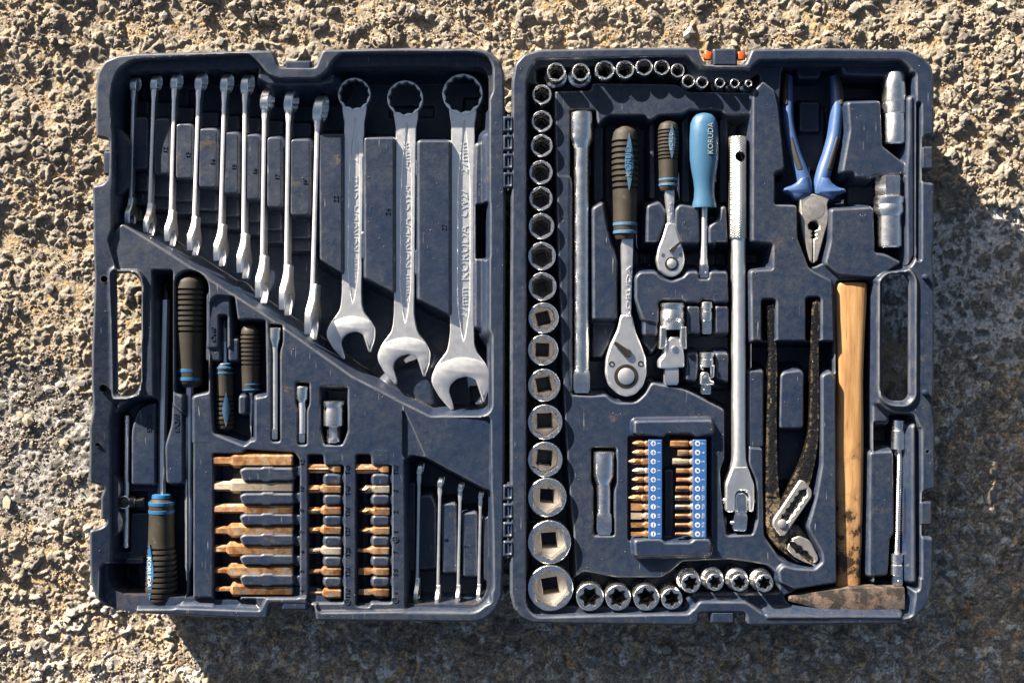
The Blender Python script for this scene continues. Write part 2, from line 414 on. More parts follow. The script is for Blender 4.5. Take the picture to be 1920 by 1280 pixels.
def turn(cx, cy, layers, n=48, cap0=False, cap1=False, close=False):
    """surface through stacked rings; layers = (kind, radius, z[, rotation[, dx, dy]])"""
    V, F = [], []
    rr_ = [L[3] for L in layers if len(L) > 3]; rot0 = rr_[0] if rr_ else 0
    for L in layers:
        rot = L[3] if len(L) > 3 else rot0
        for i in range(n):
            t = 2 * math.pi * i / n + rot
            r = radial(L[0], L[1], t, rot); V.append((cx + r * math.cos(t), cy + r * math.sin(t), L[2]))
    m = len(layers)
    for k in range(m if close else m - 1):
        k2 = (k + 1) % m
        for i in range(n):
            j = (i + 1) % n; F.append((k * n + i, k * n + j, k2 * n + j, k2 * n + i))
    if cap0: F.append(tuple(range(n)))
    if cap1: F.append(tuple((m - 1) * n + i for i in range(n)))
    return V, F

def mesh_arrays(name, V, Q, mat, smooth=True, sharp=None):
    me = bpy.data.meshes.new(name)
    me.vertices.add(len(V)); me.vertices.foreach_set("co", V.astype(np.float32).ravel())
    n = len(Q); me.loops.add(n * 4); me.loops.foreach_set("vertex_index", Q.astype(np.int32).ravel())
    me.polygons.add(n); me.polygons.foreach_set("loop_start", np.arange(0, n * 4, 4, dtype=np.int32))
    me.polygons.foreach_set("use_smooth", np.full(n, smooth))
    me.update(calc_edges=True); me.validate()
    me.materials.append(MAT[mat]); return me

# ------------------------------------------------------------------ noise fields
def vnoise(X, Y, wl, seed):
    x, y = X / wl, Y / wl
    xi, yi = np.floor(x).astype(np.int64), np.floor(y).astype(np.int64); fx, fy = x - xi, y - yi
    ux, uy = fx * fx * fx * (fx * (fx * 6 - 15) + 10), fy * fy * fy * (fy * (fy * 6 - 15) + 10)
    def g(i, j):
        h = ((i * 374761393 + j * 668265263 + seed * 974711) & 0x7fffffff); h = ((h ^ (h >> 13)) * 1274126177) & 0x7fffffff
        a = (h & 0xffff) / 65536.0 * 2 * np.pi
        return np.cos(a) * (x - i) + np.sin(a) * (y - j)
    a = g(xi, yi) * (1 - ux) + g(xi + 1, yi) * ux; b = g(xi, yi + 1) * (1 - ux) + g(xi + 1, yi + 1) * ux
    return a * (1 - uy) + b * uy
def fbm(X, Y, wl, seed, octs=4, gain=0.5):
    o = 0; a = 1.0
    for i in range(octs): o = o + a * vnoise(X, Y, wl / 2 ** i, seed + i * 17); a *= gain
    return o
def worley(X, Y, cell, seed):
    x, y = X / cell, Y / cell; xi, yi = np.floor(x).astype(np.int64), np.floor(y).astype(np.int64)
    f1 = np.full(X.shape, 9.0); f2 = np.full(X.shape, 9.0); idr = np.zeros(X.shape); tilt = np.zeros(X.shape)
    for di in (-1, 0, 1):
        for dj in (-1, 0, 1):
            i, j = xi + di, yi + dj
            h = ((i * 374761393 + j * 668265263 + seed * 362437) & 0x7fffffff); h = ((h ^ (h >> 13)) * 1274126177) & 0x7fffffff; h = h ^ (h >> 16)
            px = i + 0.1 + 0.8 * (h & 0x3ff) / 1024.0; py = j + 0.1 + 0.8 * ((h >> 10) & 0x3ff) / 1024.0; rv = ((h >> 20) & 0x3ff) / 1024.0
            d = np.hypot(x - px, y - py); nearer = d < f1
            f2 = np.where(nearer, f1, np.minimum(f2, d)); idr = np.where(nearer, rv, idr); tilt = np.where(nearer, (x - px) * np.cos(rv * 97.0) + (y - py) * np.sin(rv * 97.0), tilt); f1 = np.where(nearer, d, f1)
    return f1, f2, idr, tilt
def sstep(a, b, x): t = np.clip((x - a) / (b - a), 0, 1); return t * t * (3 - 2 * t)
def sdf(pts, X, Y):
    """signed distance to a polygon (negative inside)"""
    P = np.array([p[:2] for p in pts], float); d = np.full(X.shape, 1e18); ins = np.zeros(X.shape, bool)
    for i in range(len(P)):
        a, b = P[i], P[(i + 1) % len(P)]; e = b - a; L = e @ e
        if L < 1e-9: continue
        wx, wy = X - a[0], Y - a[1]
        t = np.clip((wx * e[0] + wy * e[1]) / L, 0, 1)
        d = np.minimum(d, (wx - t * e[0]) ** 2 + (wy - t * e[1]) ** 2)
        c = (a[1] > Y) != (b[1] > Y)
        if e[1] != 0: ins ^= c & (X < e[0] * (Y - a[1]) / e[1] + a[0])
    d = np.sqrt(d); return np.where(ins, -d, d)
def smin(a, b, k): h = np.clip(0.5 + 0.5 * (b - a) / k, 0, 1); return b * (1 - h) + a * h - k * h * (1 - h)
def smax(a, b, k): return -smin(-a, -b, k)

# ------------------------------------------------------------------ lettering used in the scene
TEXT_LIST = ["KORUDA", "KORUD", "CW22", "CW24", "CW27", "22mm", "24mm", "27mm", "6X40", "8X200", "5X200"] + [str(i) for i in range(0, 33)] + \
    ["5.5", "T10", "T15", "T20", "T25", "T27", "T30", "T40", "T45", "T50", "E24", "E20", "E18", "E16", "E14", "E12", "E11", "E10"]
prepare_texts(TEXT_LIST)

# ------------------------------------------------------------------ the case: outlines
LEFT_OUT = [(178,200),(178,160),(182,134),(195,113),(220,103),(254,99),(400,96),(509,93),(517,108),(522,124),(590,125),(597,108),(604,92),(760,89),(900,90),
    (922,98),(938,114),(946,140),(948,400),(947,700),(945,1030),(942,1118),(932,1142),(913,1160),(893,1167),(592,1164),(588,1134),(506,1132),(502,1161),(453,1160),
    (254,1150),(215,1147),(186,1131),(172,1108),(167,1088),(166,993),(184,990),(193,984),(196,976),(185,974),(185,932),(192,914),(165,904),(166,800),(172,766),(169,712),(170,650),(175,520),
    (173,440),(172,347),(192,344),(201,332),(203,262),(178,257)]
LEFT_HOLE = rpoly([(214,512,6),(250,511,20),(264,530,16),(263,722,14),(250,742,14),(217,744,8)], 8, 4)
RIGHT_OUT = [(956,700),(958,300),(959,151),(965,119),(981,101),(1011,92),(1160,89),(1309,88),(1315,106),(1322,120),(1398,120),(1403,106),(1410,91),(1560,90),(1702,92),(1733,106),(1748,123),(1753,146),(1753,254),
    (1732,257),(1731,340),(1753,343),(1753,448),(1750,483),(1753,537),(1753,718),(1750,768),(1755,804),(1755,916),(1731,922),(1730,1005),(1751,1007),(1750,1099),(1741,1132),(1719,1157),(1689,1170),
    (1436,1173),(1406,1173),(1400,1167),(1397,1149),(1313,1149),(1310,1168),(1300,1173),(1048,1170),(1000,1169),(979,1159),(963,1141),(956,1112)]
RIGHT_HOLE = rpoly([(1656,530,20),(1668,514,10),(1696,511,10),(1708,524,12),(1707,742,10),(1698,752,8),(1668,751,14),(1655,734,14)], 8, 4)

STEP = 1.75
TRAY_H = {}
def build_tray(name, outline, holes, pins, ops, x0, x1, y0, y1, grip):
    outline = rpoly(outline, 6, 3)
    xs = np.arange(x0, x1 + STEP, STEP); ys = np.arange(y0, y1 + STEP, STEP)
    X, Y = np.meshgrid(xs, ys); h = np.zeros(X.shape)
    dout = sdf(outline, X, Y)
    h -= 7 * np.clip(1 + dout / 5.0, 0, 1) ** 2                    # rounded outer edge of the rim
    dh = np.full(X.shape, 1e9)
    for q in holes:
        d = sdf(q, X, Y); dh = np.minimum(dh, d)
        h -= 6 * np.clip(1 - d / 6.0, 0, 1) ** 2
        h += 5 * np.exp(-((d - 9) / 3.5) ** 2)                     # moulded bead round the grip opening
    for (x, y, r) in pins: dh = np.minimum(dh, np.hypot(X - x, Y - y) - r)
    for op in ops:
        kind, pts, z = op[0], op[1], op[2]
        kw = op[3] if len(op) > 3 else {}
        ref = kw.get('ref', 0.0); slope = kw.get('s', 5.0); k = kw.get('k', 12.0); r = kw.get('r', 5)
        zs = ref if kind == 'cut' else z
        kk = kz(zs)
        P = [((p[0] - 960) * kk + 960, (p[1] - 640) * kk + 640) + tuple(p[2:]) for p in pts]
        P = rpoly(P, r, 3)
        arr = np.array([p[:2] for p in P]); pad = 6 if kind == 'cut' else 45
        if kind == 'cut': pad = 8 + 12 / slope
        i0, i1 = np.searchsorted(xs, arr[:, 0].min() - pad), np.searchsorted(xs, arr[:, 0].max() + pad)
        j0, j1 = np.searchsorted(ys, arr[:, 1].min() - pad), np.searchsorted(ys, arr[:, 1].max() + pad)
        sl = (slice(j0, j1), slice(i0, i1))
        d = sdf(P, X[sl], Y[sl]); hh = h[sl]
        if kind == 'cut':
            c = smax(np.full(d.shape, float(z)), ref + slope * d, 6.0)
            h[sl] = smin(hh, c, k)
        elif kind == 'pad':
            p = smin(np.full(d.shape, float(z)), z - slope * d + k * 0.25, k)
            h[sl] = smax(hh, p, 5.0)
        elif kind == 'low':                                        # set a terrace flat at z
            p = smin(hh, z + slope * np.maximum(d, 0), k); h[sl] = p
    if name == 'lid_tray':                                         # lower-left flange tilted off the sun to stand in for soft shade
        h -= 0.28 * np.clip(X - 165, 0, 42) * sstep(430, 640, Y) * sstep(228, 206, X) * sstep(1120, 1050, Y)
    h += 0.5 * fbm(X, Y, 90, 3, 3)                                 # slight warp of the moulding
    field = np.maximum(dout, -dh)
    cen = 0.25 * (field[:-1, :-1] + field[1:, :-1] + field[:-1, 1:] + field[1:, 1:])
    keep = cen < 0
    ny, nx = X.shape; idx = np.arange(ny * nx).reshape(ny, nx)
    Q = np.stack([idx[:-1, :-1][keep], idx[1:, :-1][keep], idx[1:, 1:][keep], idx[:-1, 1:][keep]], 1)
    E = np.concatenate([Q[:, [0, 1]], Q[:, [1, 2]], Q[:, [2, 3]], Q[:, [3, 0]]])
    key = np.minimum(E[:, 0], E[:, 1]) * (ny * nx) + np.maximum(E[:, 0], E[:, 1])
    u, inv, cnt = np.unique(key, return_inverse=True, return_counts=True)
    B = E[cnt[inv] == 1]
    gy, gx = np.gradient(field, STEP)
    fx, fy = X.copy().ravel(), Y.copy().ravel(); fz = h.ravel(); ff, gx, gy = field.ravel(), gx.ravel(), gy.ravel()
    bv = np.unique(B)
    g2 = np.maximum(gx[bv] ** 2 + gy[bv] ** 2, 0.3)
    fx[bv] -= np.clip(ff[bv], -2.5, 2.5) * gx[bv] / g2; fy[bv] -= np.clip(ff[bv], -2.5, 2.5) * gy[bv] / g2
    # two skirt rings below the edge: the outer wall of the shell
    V = [np.stack([fx, fy, fz], 1)]; base = ny * nx; lut = np.full(base, -1); lut[bv] = np.arange(len(bv)); F = [Q]
    prev = bv.copy(); prevlut = None
    V.append(np.stack([fx[bv], fy[bv], np.full(len(bv), -16.0)], 1))
    # the rim overhangs the body as a flange; along the carrying grip there is no wall under it
    hx0, hx1 = (grip[0], grip[1]); ongrip = (fx[bv] > hx0) & (fx[bv] < hx1) & (fy[bv] > 500) & (fy[bv] < 758)
    outer = np.abs(dout.ravel()[bv]) < 4
    amt = np.where(ongrip, 2.0, np.where(outer, 30.0, 3.0))
    V.append(np.stack([fx[bv] - amt * gx[bv], fy[bv] - amt * gy[bv], np.full(len(bv), -18.0)], 1))
    V.append(np.stack([fx[bv] - (amt + 3) * gx[bv], fy[bv] - (amt + 3) * gy[bv], np.where(ongrip, -30.0, -(HG - 3.0))], 1))
    nb = len(bv); a, b = lut[B[:, 0]], lut[B[:, 1]]
    F.append(np.stack([B[:, 1], B[:, 0], base + a, base + b], 1))
    F.append(np.stack([base + b, base + a, base + nb + a, base + nb + b], 1))
    F.append(np.stack([base + nb + b, base + nb + a, base + 2 * nb + a, base + 2 * nb + b], 1))
    V = np.concatenate(V); F = np.concatenate(F)
    used = np.unique(F); remap = np.zeros(len(V), np.int64); remap[used] = np.arange(len(used)); V = V[used]; F = remap[F]
    V = np.stack([(V[:, 0] - 960) * S, (640 - V[:, 1]) * S, (V[:, 2] + HG) * S], 1)
    me = mesh_arrays(name, V, F, "tray_plastic")
    me.set_sharp_from_angle(angle=R(62))
    TRAY_H[name] = (x0, y0, h, field)
    return me

def rect(x0, y0, x1, y1): return [(x0, y0), (x1, y0), (x1, y1), (x0, y1)]

# ---- left half: wrench bay above the diagonal, screwdrivers and bits below it
P0 = -8                                                            # plateau of the lower part
L = []
inner = [(207,420),(207,185),(211,155),(222,130),(246,112,14),(465,100),(484,116),(503,140),(524,147),(592,147),(612,134),(624,112),(640,99),(885,97),(914,104,14),(925,124),(925,171),(924,500),
    (924,1098),(914,1128),(890,1146),(600,1150),(592,1120),(500,1120),(488,1146),(250,1136),(228,1128),(212,1108),(206,1080),(206,800),(212,766),(204,600),(203,480)]
L.append(('low', [(207,452),(222,410),(290,455),(360,503),(494,589),(560,634),(657,704),(756,757),(804,781),(918,783),(920,1126),(890,1140),(600,1144),(590,1116),(500,1116),(488,1140),(250,1133),(228,1122),(212,1100),(208,800),(214,752),(268,748),(274,520),(262,506),(222,505)], P0, {'s': 3, 'k': 5}))
bay = [(209,438),(209,356),(211,346),(211,254),(209,242),(207,185),(211,155),(222,130),(246,112,14),(465,100),(484,116),(503,140),(524,147),(592,147),(612,134),(624,112),(640,99),(885,97),(914,104,14),(925,124),(925,171),(918,184),(918,620),(923,628),(923,768,14),(906,782,10),(804,782,4),(756,758,3),(657,706,3),(560,637,3),(494,591,3),(360,505,3),(288,458,3),(226,420,4)]
L.append(('cut', bay, -112, {'s': 6, 'k': 9, 'r': 8}))
L.append(('pad', rect(226,180,238,440), -62, {'s': 5}))            # step along the left wall
L.append(('pad', [(214,118),(300,108),(470,104),(470,128),(250,134)], -48, {'s': 4}))     # step under the top rim
L.append(('pad', [(640,104),(905,104),(905,121),(640,123)], -34, {'s': 4}))
L.append(('pad', [(486,126),(512,149),(608,149),(624,138),(624,152),(600,158),(505,158),(484,146)], -16, {'s': 4}))
LP = [(251,220,277,316,"11"),(289,222,318,326,"12"),(329,232,361,335,"13"),(372,241,407,352,"14"),(418,248,447,363,"15"),(459,252,486,374,"16"),(500,257,528,389,"17"),(544,261,581,404,"19")]
for (a, b, c, d, s) in LP:
    L.append(('pad', rect(a - 1, b - 30, c + 1, d + 66), -84, {'s': 4}))
    L.append(('pad', rect(a, b - 1, c, d + 42), -70, {'s': 5}))
    L.append(('pad', rect(a, b, c, d), -45, {'s': 4, 'k': 14, 'r': 8}))
L.append(('pad', [(598,252),(641,252),(641,512),(600,486)], -45, {'s': 4, 'k': 12}))
L.append(('pad', [(594,275),(604,275),(604,318),(594,318)], -54, {})); L.append(('pad', [(592,412),(606,412),(606,458),(592,458)], -54, {}))
L.append(('pad', [(683,258),(738,258),(738,548),(684,520)], -45, {'s': 4, 'k': 12})); L.append(('pad', rect(679,290,690,320), -52, {})); L.append(('pad', rect(676,435,690,485), -52, {}))
L.append(('pad', [(784,264),(843,264),(843,590),(784,560)], -45, {'s': 4, 'k': 12})); L.append(('pad', rect(780,300,790,330), -52, {})); L.append(('pad', rect(779,468,790,515), -52, {}))
L.append(('pad', [(893,270),(930,262),(930,640),(918,624),(891,610),(891,330)], -38, {'s': 4}))
L.append(('pad', [(912,250),(930,250),(930,640),(912,620)], -14, {'s': 3}))
L.append(('cut', rect(890,382,914,486), -100, {'ref': -34, 's': 6}))
for (x0, y0, x1, y1) in ((352,168,372,200),(728,198,815,222),(868,182,906,212),(880,724,905,756)):
    L.append(('cut', rect(x0, y0, x1, y1), -122, {'ref': -112, 's': 3, 'k': 3}))
L.append(('pad', [(705,742),(738,700),(806,690),(812,760),(770,756)], -77, {'s': 1.0, 'k': 8}))
# screwdriver pockets
L.append(('cut', [(285,506),(324,506),(324,760),(348,780),(348,1122,14),(332,1138,14),(222,1138,18),(209,1112,14),(209,1050),(288,1046),(288,920)], -86, {'ref': P0, 's': 6}))
L.append(('cut', [(327,520,14),(345,506,12),(374,508,12),(391,528,12),(391,736),(362,742),(362,1130),(342,1130),(342,742),(327,736)], -80, {'ref': P0, 's': 6}))
L.append(('cut', [(211,1110,18),(209,778,24),(224,760),(250,746),(296,742),(296,1050),(240,1140),(222,1130)], -50, {'ref': P0, 's': 4, 'r': 12}))
L.append(('pad', [(247,800,22),(262,764,14),(290,756),(290,908),(247,908)], -26, {'s': 4}))
L.append(('pad', rect(222,1046,268,1056), -44, {}))
L.append(('cut', rect(231,774,246,1034), -60, {'ref': -50, 's': 6, 'k': 4})); L.append(('cut', rect(230,920,278,962), -66, {'ref': -50, 's': 6, 'k': 4}))
L.append(('cut', [(212,1058),(252,1058),(262,1136),(228,1130),(212,1106)], -100, {'ref': -50, 's': 5}))
L.append(('pad', [(310,836),(322,796),(324,750),(338,746),(342,752),(342,906),(312,906)], -20, {'s': 4, 'r': 8}))
# stubby drivers and the small extension bars
L.append(('cut', [(392,566),(405,554),(440,556),(446,600),(462,598),(498,600),(500,742),(470,748),(470,826),(458,836),(400,812),(396,748),(388,640)], -60, {'ref': P0, 's': 5}))
L.append(('pad', [(388,552),(400,545),(430,548),(433,650),(427,652),(427,590),(409,590),(409,652),(388,652)], -14, {'s': 4}))
L.append(('pad', rect(387,637,412,676), -18, {'s': 4})); L.append(('pad', rect(429,635,446,676), -18, {'s': 4}))
L.append(('pad', rect(360,744,394,830), -10, {'s': 4}))
L.append(('cut', rect(462,740,478,826), -60, {'ref': P0, 's': 5})); L.append(('pad', rect(448,742,461,776), -16, {})); L.append(('pad', rect(477,742,507,834), -12, {'s': 4}))
L.append(('cut', [(502,606),(530,606),(530,640),(525,660),(525,828),(509,828),(509,660)], -46, {'ref': P0, 's': 5}))
L.append(('cut', [(554,716),(580,716),(580,756),(575,770),(575,834),(558,834),(558,770),(554,756)], -46, {'ref': P0, 's': 5}))
L.append(('cut', [(600,725),(652,725),(652,808),(642,834),(606,834),(600,808)], -52, {'ref': P0, 's': 5}))
# bit racks
YB = [862, 912, 953, 993, 1030, 1067, 1105]; YC = [878, 917, 957, 994, 1032, 1070, 1110]
L.append(('cut', [(399,850),(455,850),(460,842),(552,848),(562,862),(562,1118),(450,1118),(447,1136),(399,1136)], -50, {'ref': P0, 's': 6}))
L.append(('cut', [(577,852),(606,852),(608,872),(645,872),(645,1130),(577,1130)], -50, {'ref': P0, 's': 6}))
L.append(('cut', [(667,852),(695,852),(697,872),(735,872),(735,1130),(695,1130),(692,1138),(667,1136)], -50, {'ref': P0, 's': 6}))
for y0, y1 in ((877,901),(925,945),(964,984),(1002,1022),(1040,1058),(1077,1097)):
    L.append(('pad', [(449,y0+5),(458,y0),(490,y0),(493,y0-2),(510,y0-2),(513,y0),(548,y0),(551,y1-3),(545,y1),(510,y1),(506,y1+2),(494,y1+2),(490,y1),(455,y1)], -3, {'s': 5, 'k': 16, 'r': 4}))
for xx in (607, 697):
    for y0, y1 in ((842,868),(888,909),(927,946),(966,985),(1005,1024),(1043,1062),(1081,1100)):
        L.append(('pad', rect(xx, y0, xx + 33, y1), -10, {'s': 4, 'k': 18, 'r': 8}))
    for y in YC[:-1]: L.append(('pad', rect(xx + 36, y + 9, xx + 46, y + 29), -12, {'s': 4, 'k': 8}))
for y in YB[:-1]: L.append(('pad', rect(552, y + 12, 566, y + 30), -12, {'s': 4, 'k': 8}))
L.append(('pad', rect(755,775,757,850), P0, {}))
# the little wrench bay
L.append(('cut', [(758,860),(770,852),(795,856),(904,914),(920,920),(922,968),(924,1100),(915,1126,16),(893,1144,12),(760,1140)], -88, {'ref': P0, 's': 5}))
L.append(('cut', [(880,1112),(918,1090),(912,1128,14),(890,1146,10),(758,1146),(758,1120)], -88, {'ref': 0, 's': 1.9}))
L.append(('cut', [(214,1120),(320,1118),(480,1122),(488,1143),(250,1134)], -80, {'ref': 0, 's': 2.2}))
for q in ([(761,905),(778,905),(778,1068),(761,1068)], [(786,930),(808,928),(817,950),(817,1064),(786,1066)], [(828,945),(853,943),(856,1072),(830,1074)], [(867,962),(893,960),(895,1080),(868,1080)], [(906,970),(930,966),(930,1100),(918,1092),(906,1085)]):
    L.append(('pad', q, -44, {'s': 4, 'k': 12}))
for q in (rect(822,1000,834,1018), rect(861,1010,873,1026), rect(901,1022,912,1040), rect(812,1040,820,1062)): L.append(('pad', q, -54, {}))
L.append(('low', [(757,770),(795,855),(760,858),(757,850)], -14, {'s': 3, 'k': 4}))

# ---- right half: sockets round the edge, drive tools in the middle, pliers and hammer at the right
PR = -22
Q = []
Q.append(('cut', [(986,160),(992,128,16),(1012,112,10),(1290,112),(1312,124),(1322,140),(1400,140),(1412,122),(1424,112),(1690,112),(1712,130,16),(1716,160),(1716,492,24),(1700,508,16),(1660,512,10),(1638,532,12),(1638,744,12),(1664,770,12),(1708,778,12),(1716,800),(1716,1096),(1706,1130,16),(1688,1144,12),(1430,1150),(1408,1134),(1396,1128),(1312,1128),(1300,1144),(1050,1150),(1004,1150,10),(986,1128,12)], PR, {'s': 4, 'k': 8}))
Q.append(('pad', [(974,150),(985,150),(985,1120),(973,1120)], -9, {'s': 4}))
Q.append(('pad', [(1016,102),(1285,102),(1285,112),(1016,112)], -9, {'s': 4}))
# channels of the socket rows
Q.append(('cut', [(990,158),(1040,156),(1043,300),(1046,480),(1053,640),(1060,800),(1068,920),(1076,1000),(1080,1086),(1080,1146),(1004,1148,10),(989,1128,12)], -74, {'ref': PR, 's': 6}))
Q.append(('cut', [(1006,120),(1285,114),(1302,134),(1425,140),(1426,174),(1290,172),(1268,158),(1112,156),(1108,170),(1022,172),(1004,150)], -74, {'ref': PR, 's': 6}))
Q.append(('cut', [(1072,1086),(1094,1070),(1157,1082),(1240,1082),(1257,1072),(1280,1052),(1372,1048),(1443,1059,10),(1459,1078),(1462,1112),(1300,1116),(1288,1142),(1072,1146)], -74, {'ref': PR, 's': 6}))
Q.append(('pad', [(1292,1116),(1466,1116),(1480,1132),(1440,1132),(1408,1124),(1308,1124)], -40, {'s': 3}))
# middle well with its pads
well = [(1072,740),(1066,700),(1068,206),(1118,206),(1122,234),(1133,222),(1142,216),(1210,216),(1218,226),(1228,222),(1236,216),(1280,214),(1292,206),(1350,206),(1360,216),(1408,216),(1410,452),(1450,454),(1450,506),(1409,508),(1409,690),(1404,868),(1418,900),(1420,975),(1412,1002),(1362,1004),(1352,920),(1350,880),(1358,860),(1358,768),(1310,743),(1280,728),(1240,721),(1222,717),(1210,738),(1192,755,10),(1152,755,10),(1136,740),(1109,742)]
Q.append(('cut', well, -84, {'ref': PR, 's': 6}))
Q.append(('pad', [(1114,224),(1130,232),(1130,374),(1114,380)], -50, {})); Q.append(('pad', [(1219,228),(1227,228),(1227,372),(1219,372)], -50, {})); Q.append(('pad', [(1279,230),(1291,214),(1293,380),(1279,380)], -50, {})); Q.append(('pad', rect(1350,214,1364,380), -50, {}))
Q.append(('pad', [(1070,300),(1132,300),(1132,330),(1070,330)], -66, {}))
Q.append(('pad', [(1044,330),(1069,330),(1072,345),(1072,735),(1062,735),(1056,640),(1048,480)], PR, {'s': 5}))
Q.append(('pad', [(1112,390),(1130,380),(1138,430),(1154,488),(1155,598),(1113,598)], -20, {'s': 4}))
Q.append(('pad', [(1112,600),(1158,600),(1140,646),(1128,668),(1112,668)], -48, {'s': 4}))
Q.append(('pad', [(1214,386),(1236,379),(1247,396),(1246,420),(1232,456),(1213,456)], -20, {'s': 4}))
Q.append(('pad', [(1267,392),(1276,384),(1310,390),(1311,455),(1278,456),(1266,430)], -20, {'s': 4}))
Q.append(('pad', [(1330,425),(1350,410),(1353,388),(1360,388),(1364,456),(1330,456)], -20, {'s': 4}))
Q.append(('pad', [(1192,520),(1200,511),(1228,510),(1240,522),(1260,528),(1282,520),(1290,510),(1308,510),(1309,524),(1330,524),(1331,510),(1362,510),(1365,566),(1340,566),(1336,560),(1316,560),(1312,566),(1288,566),(1280,560),(1240,560),(1234,566),(1234,606),(1206,600),(1192,560)], -18, {'s': 4}))
Q.append(('pad', [(1190,545),(1236,560),(1236,640),(1222,660),(1206,640),(1194,600)], -46, {'s': 4}))
Q.append(('pad', rect(1208,574,1232,628), -22, {'s': 4})); Q.append(('pad', rect(1289,574,1311,624), -22, {'s': 4})); Q.append(('pad', rect(1341,574,1365,624), -22, {'s': 4}))
Q.append(('pad', rect(1286,630,1366,726), -60, {'s': 4}))
Q.append(('pad', [(1289,662),(1308,662),(1308,690),(1304,714),(1286,712)], -22, {'s': 4})); Q.append(('pad', [(1342,662),(1364,662),(1364,716),(1344,708)], -22, {'s': 4}))
Q.append(('pad', rect(1404,694,1432,838), -26, {'s': 4, 'k': 12})); Q.append(('pad', rect(1404,840,1420,880), -60, {'s': 4}))
Q.append(('pad', [(1350,965),(1362,968),(1362,1004),(1350,1004)], -30, {})); Q.append(('pad', [(1410,920),(1424,915),(1424,990),(1410,990)], -52, {}))
for q in (rect(1196,470,1226,498), rect(1340,470,1366,500)): Q.append(('cut', q, -100, {'ref': -84, 's': 4, 'k': 3}))
# short extension and bit rails
Q.append(('cut', [(1108,838),(1156,838),(1156,905),(1152,915),(1152,1004),(1112,1004),(1112,915),(1108,905)], -52, {'ref': PR, 's': 5}))
Q.append(('cut', rect(1178,818,1334,1014), -46, {'ref': PR, 's': 5})); Q.append(('pad', rect(1247,880,1262,1012), -30, {}))
Q.append(('pad', [(1190,790),(1334,788),(1337,812),(1306,818),(1298,812),(1250,812),(1244,818),(1190,812)], -7, {'s': 3, 'k': 8}))
Q.append(('pad', [(1190,1014),(1212,1011),(1240,1011),(1246,1018),(1296,1018),(1302,1011),(1328,1011),(1334,1020),(1330,1040),(1192,1042)], -7, {'s': 3, 'k': 8}))
# combination pliers and spark plug sockets
PL = -12
Q.append(('pad', [(1412,175),(1430,152),(1452,170),(1458,196),(1466,268),(1470,316),(1452,324),(1452,384),(1494,385),(1495,446),(1516,502),(1530,512),(1560,526),(1563,640),(1410,640),(1408,508),(1450,506),(1450,456),(1411,452)], PL, {'s': 4, 'k': 10}))
Q.append(('cut', [(1474,116),(1580,116),(1588,136),(1712,140),(1713,486,20),(1698,500,12),(1560,500),(1545,494),(1530,502),(1518,502),(1497,446),(1495,385),(1455,383),(1454,323),(1473,318),(1468,267),(1462,193),(1466,130)], -88, {'ref': PL, 's': 6}))
Q.append(('pad', [(1494,128),(1540,128),(1536,146),(1498,146)], -50, {})); Q.append(('pad', rect(1500,192,1536,246), -62, {'s': 4})); Q.append(('pad', rect(1495,205,1545,320), -76, {}))
Q.append(('pad', [(1583,112),(1676,112),(1674,130),(1585,130)], -26, {'s': 3}))
Q.append(('pad', [(1590,192),(1650,190),(1654,274),(1702,312),(1702,326),(1640,328),(1634,333),(1606,332),(1602,322),(1580,322),(1594,244)], PL, {'s': 4, 'k': 12}))
Q.append(('pad', [(1559,393),(1637,389),(1640,474),(1662,478),(1690,492),(1660,512),(1638,520),(1572,515),(1548,494),(1558,453)], PL, {'s': 4, 'k': 12}))
Q.append(('pad', [(1590,340),(1640,338),(1640,384),(1590,384)], -62, {}))
Q.append(('pad', [(1704,184),(1712,180),(1714,480),(1702,498),(1700,330),(1704,260)], -6, {'s': 3}))
# water pump pliers
Q.append(('cut', rect(1428,560,1456,642), -66, {'ref': PL, 's': 5, 'r': 8})); Q.append(('cut', rect(1511,556,1540,642), -66, {'ref': PL, 's': 5, 'r': 8}))
Q.append(('cut', [(1410,640),(1564,640),(1566,700),(1540,706),(1540,868),(1534,920),(1512,985),(1520,1000),(1540,1042),(1538,1056),(1526,1064),(1488,1062),(1462,1046),(1434,1006),(1432,985),(1430,840),(1404,838),(1404,694),(1410,690)], -84, {'ref': PR, 's': 6}))
Q.append(('pad', rect(1404,695,1431,838), -26, {'s': 4, 'k': 12})); Q.append(('pad', [(1430,714),(1438,716),(1438,736),(1430,736)], -40, {}))
Q.append(('pad', [(1464,704),(1470,698),(1500,694),(1507,700),(1506,802),(1462,802)], -24, {'s': 4, 'k': 12})); Q.append(('pad', rect(1459,716,1468,738), -34, {}))
Q.append(('pad', rect(1459,800,1510,900), -64, {'s': 4}))
Q.append(('pad', [(1542,704),(1558,697),(1566,708),(1567,900),(1568,1092),(1490,1104),(1464,1092),(1460,1070),(1470,1060),(1490,1066),(1528,1068),(1544,1054),(1542,1036),(1516,988),(1532,930),(1542,870)], -12, {"s": 4, "k": 10}))
# hammer
Q.append(('cut', [(1567,526,10),(1636,524,10),(1638,1092),(1700,1094),(1706,1110),(1700,1148),(1560,1150),(1500,1140),(1474,1128),(1470,1116),(1500,1104),(1569,1094)], -86, {'ref': PR, 's': 6}))
Q.append(('cut', [(1570,1110),(1706,1100),(1700,1140,12),(1680,1148),(1430,1150),(1432,1136),(1500,1130)], -70, {'ref': 0, 's': 2.2}))
Q.append(('pad', [(1438,1154),(1690,1154),(1690,1159),(1438,1159)], 3, {'s': 2}))
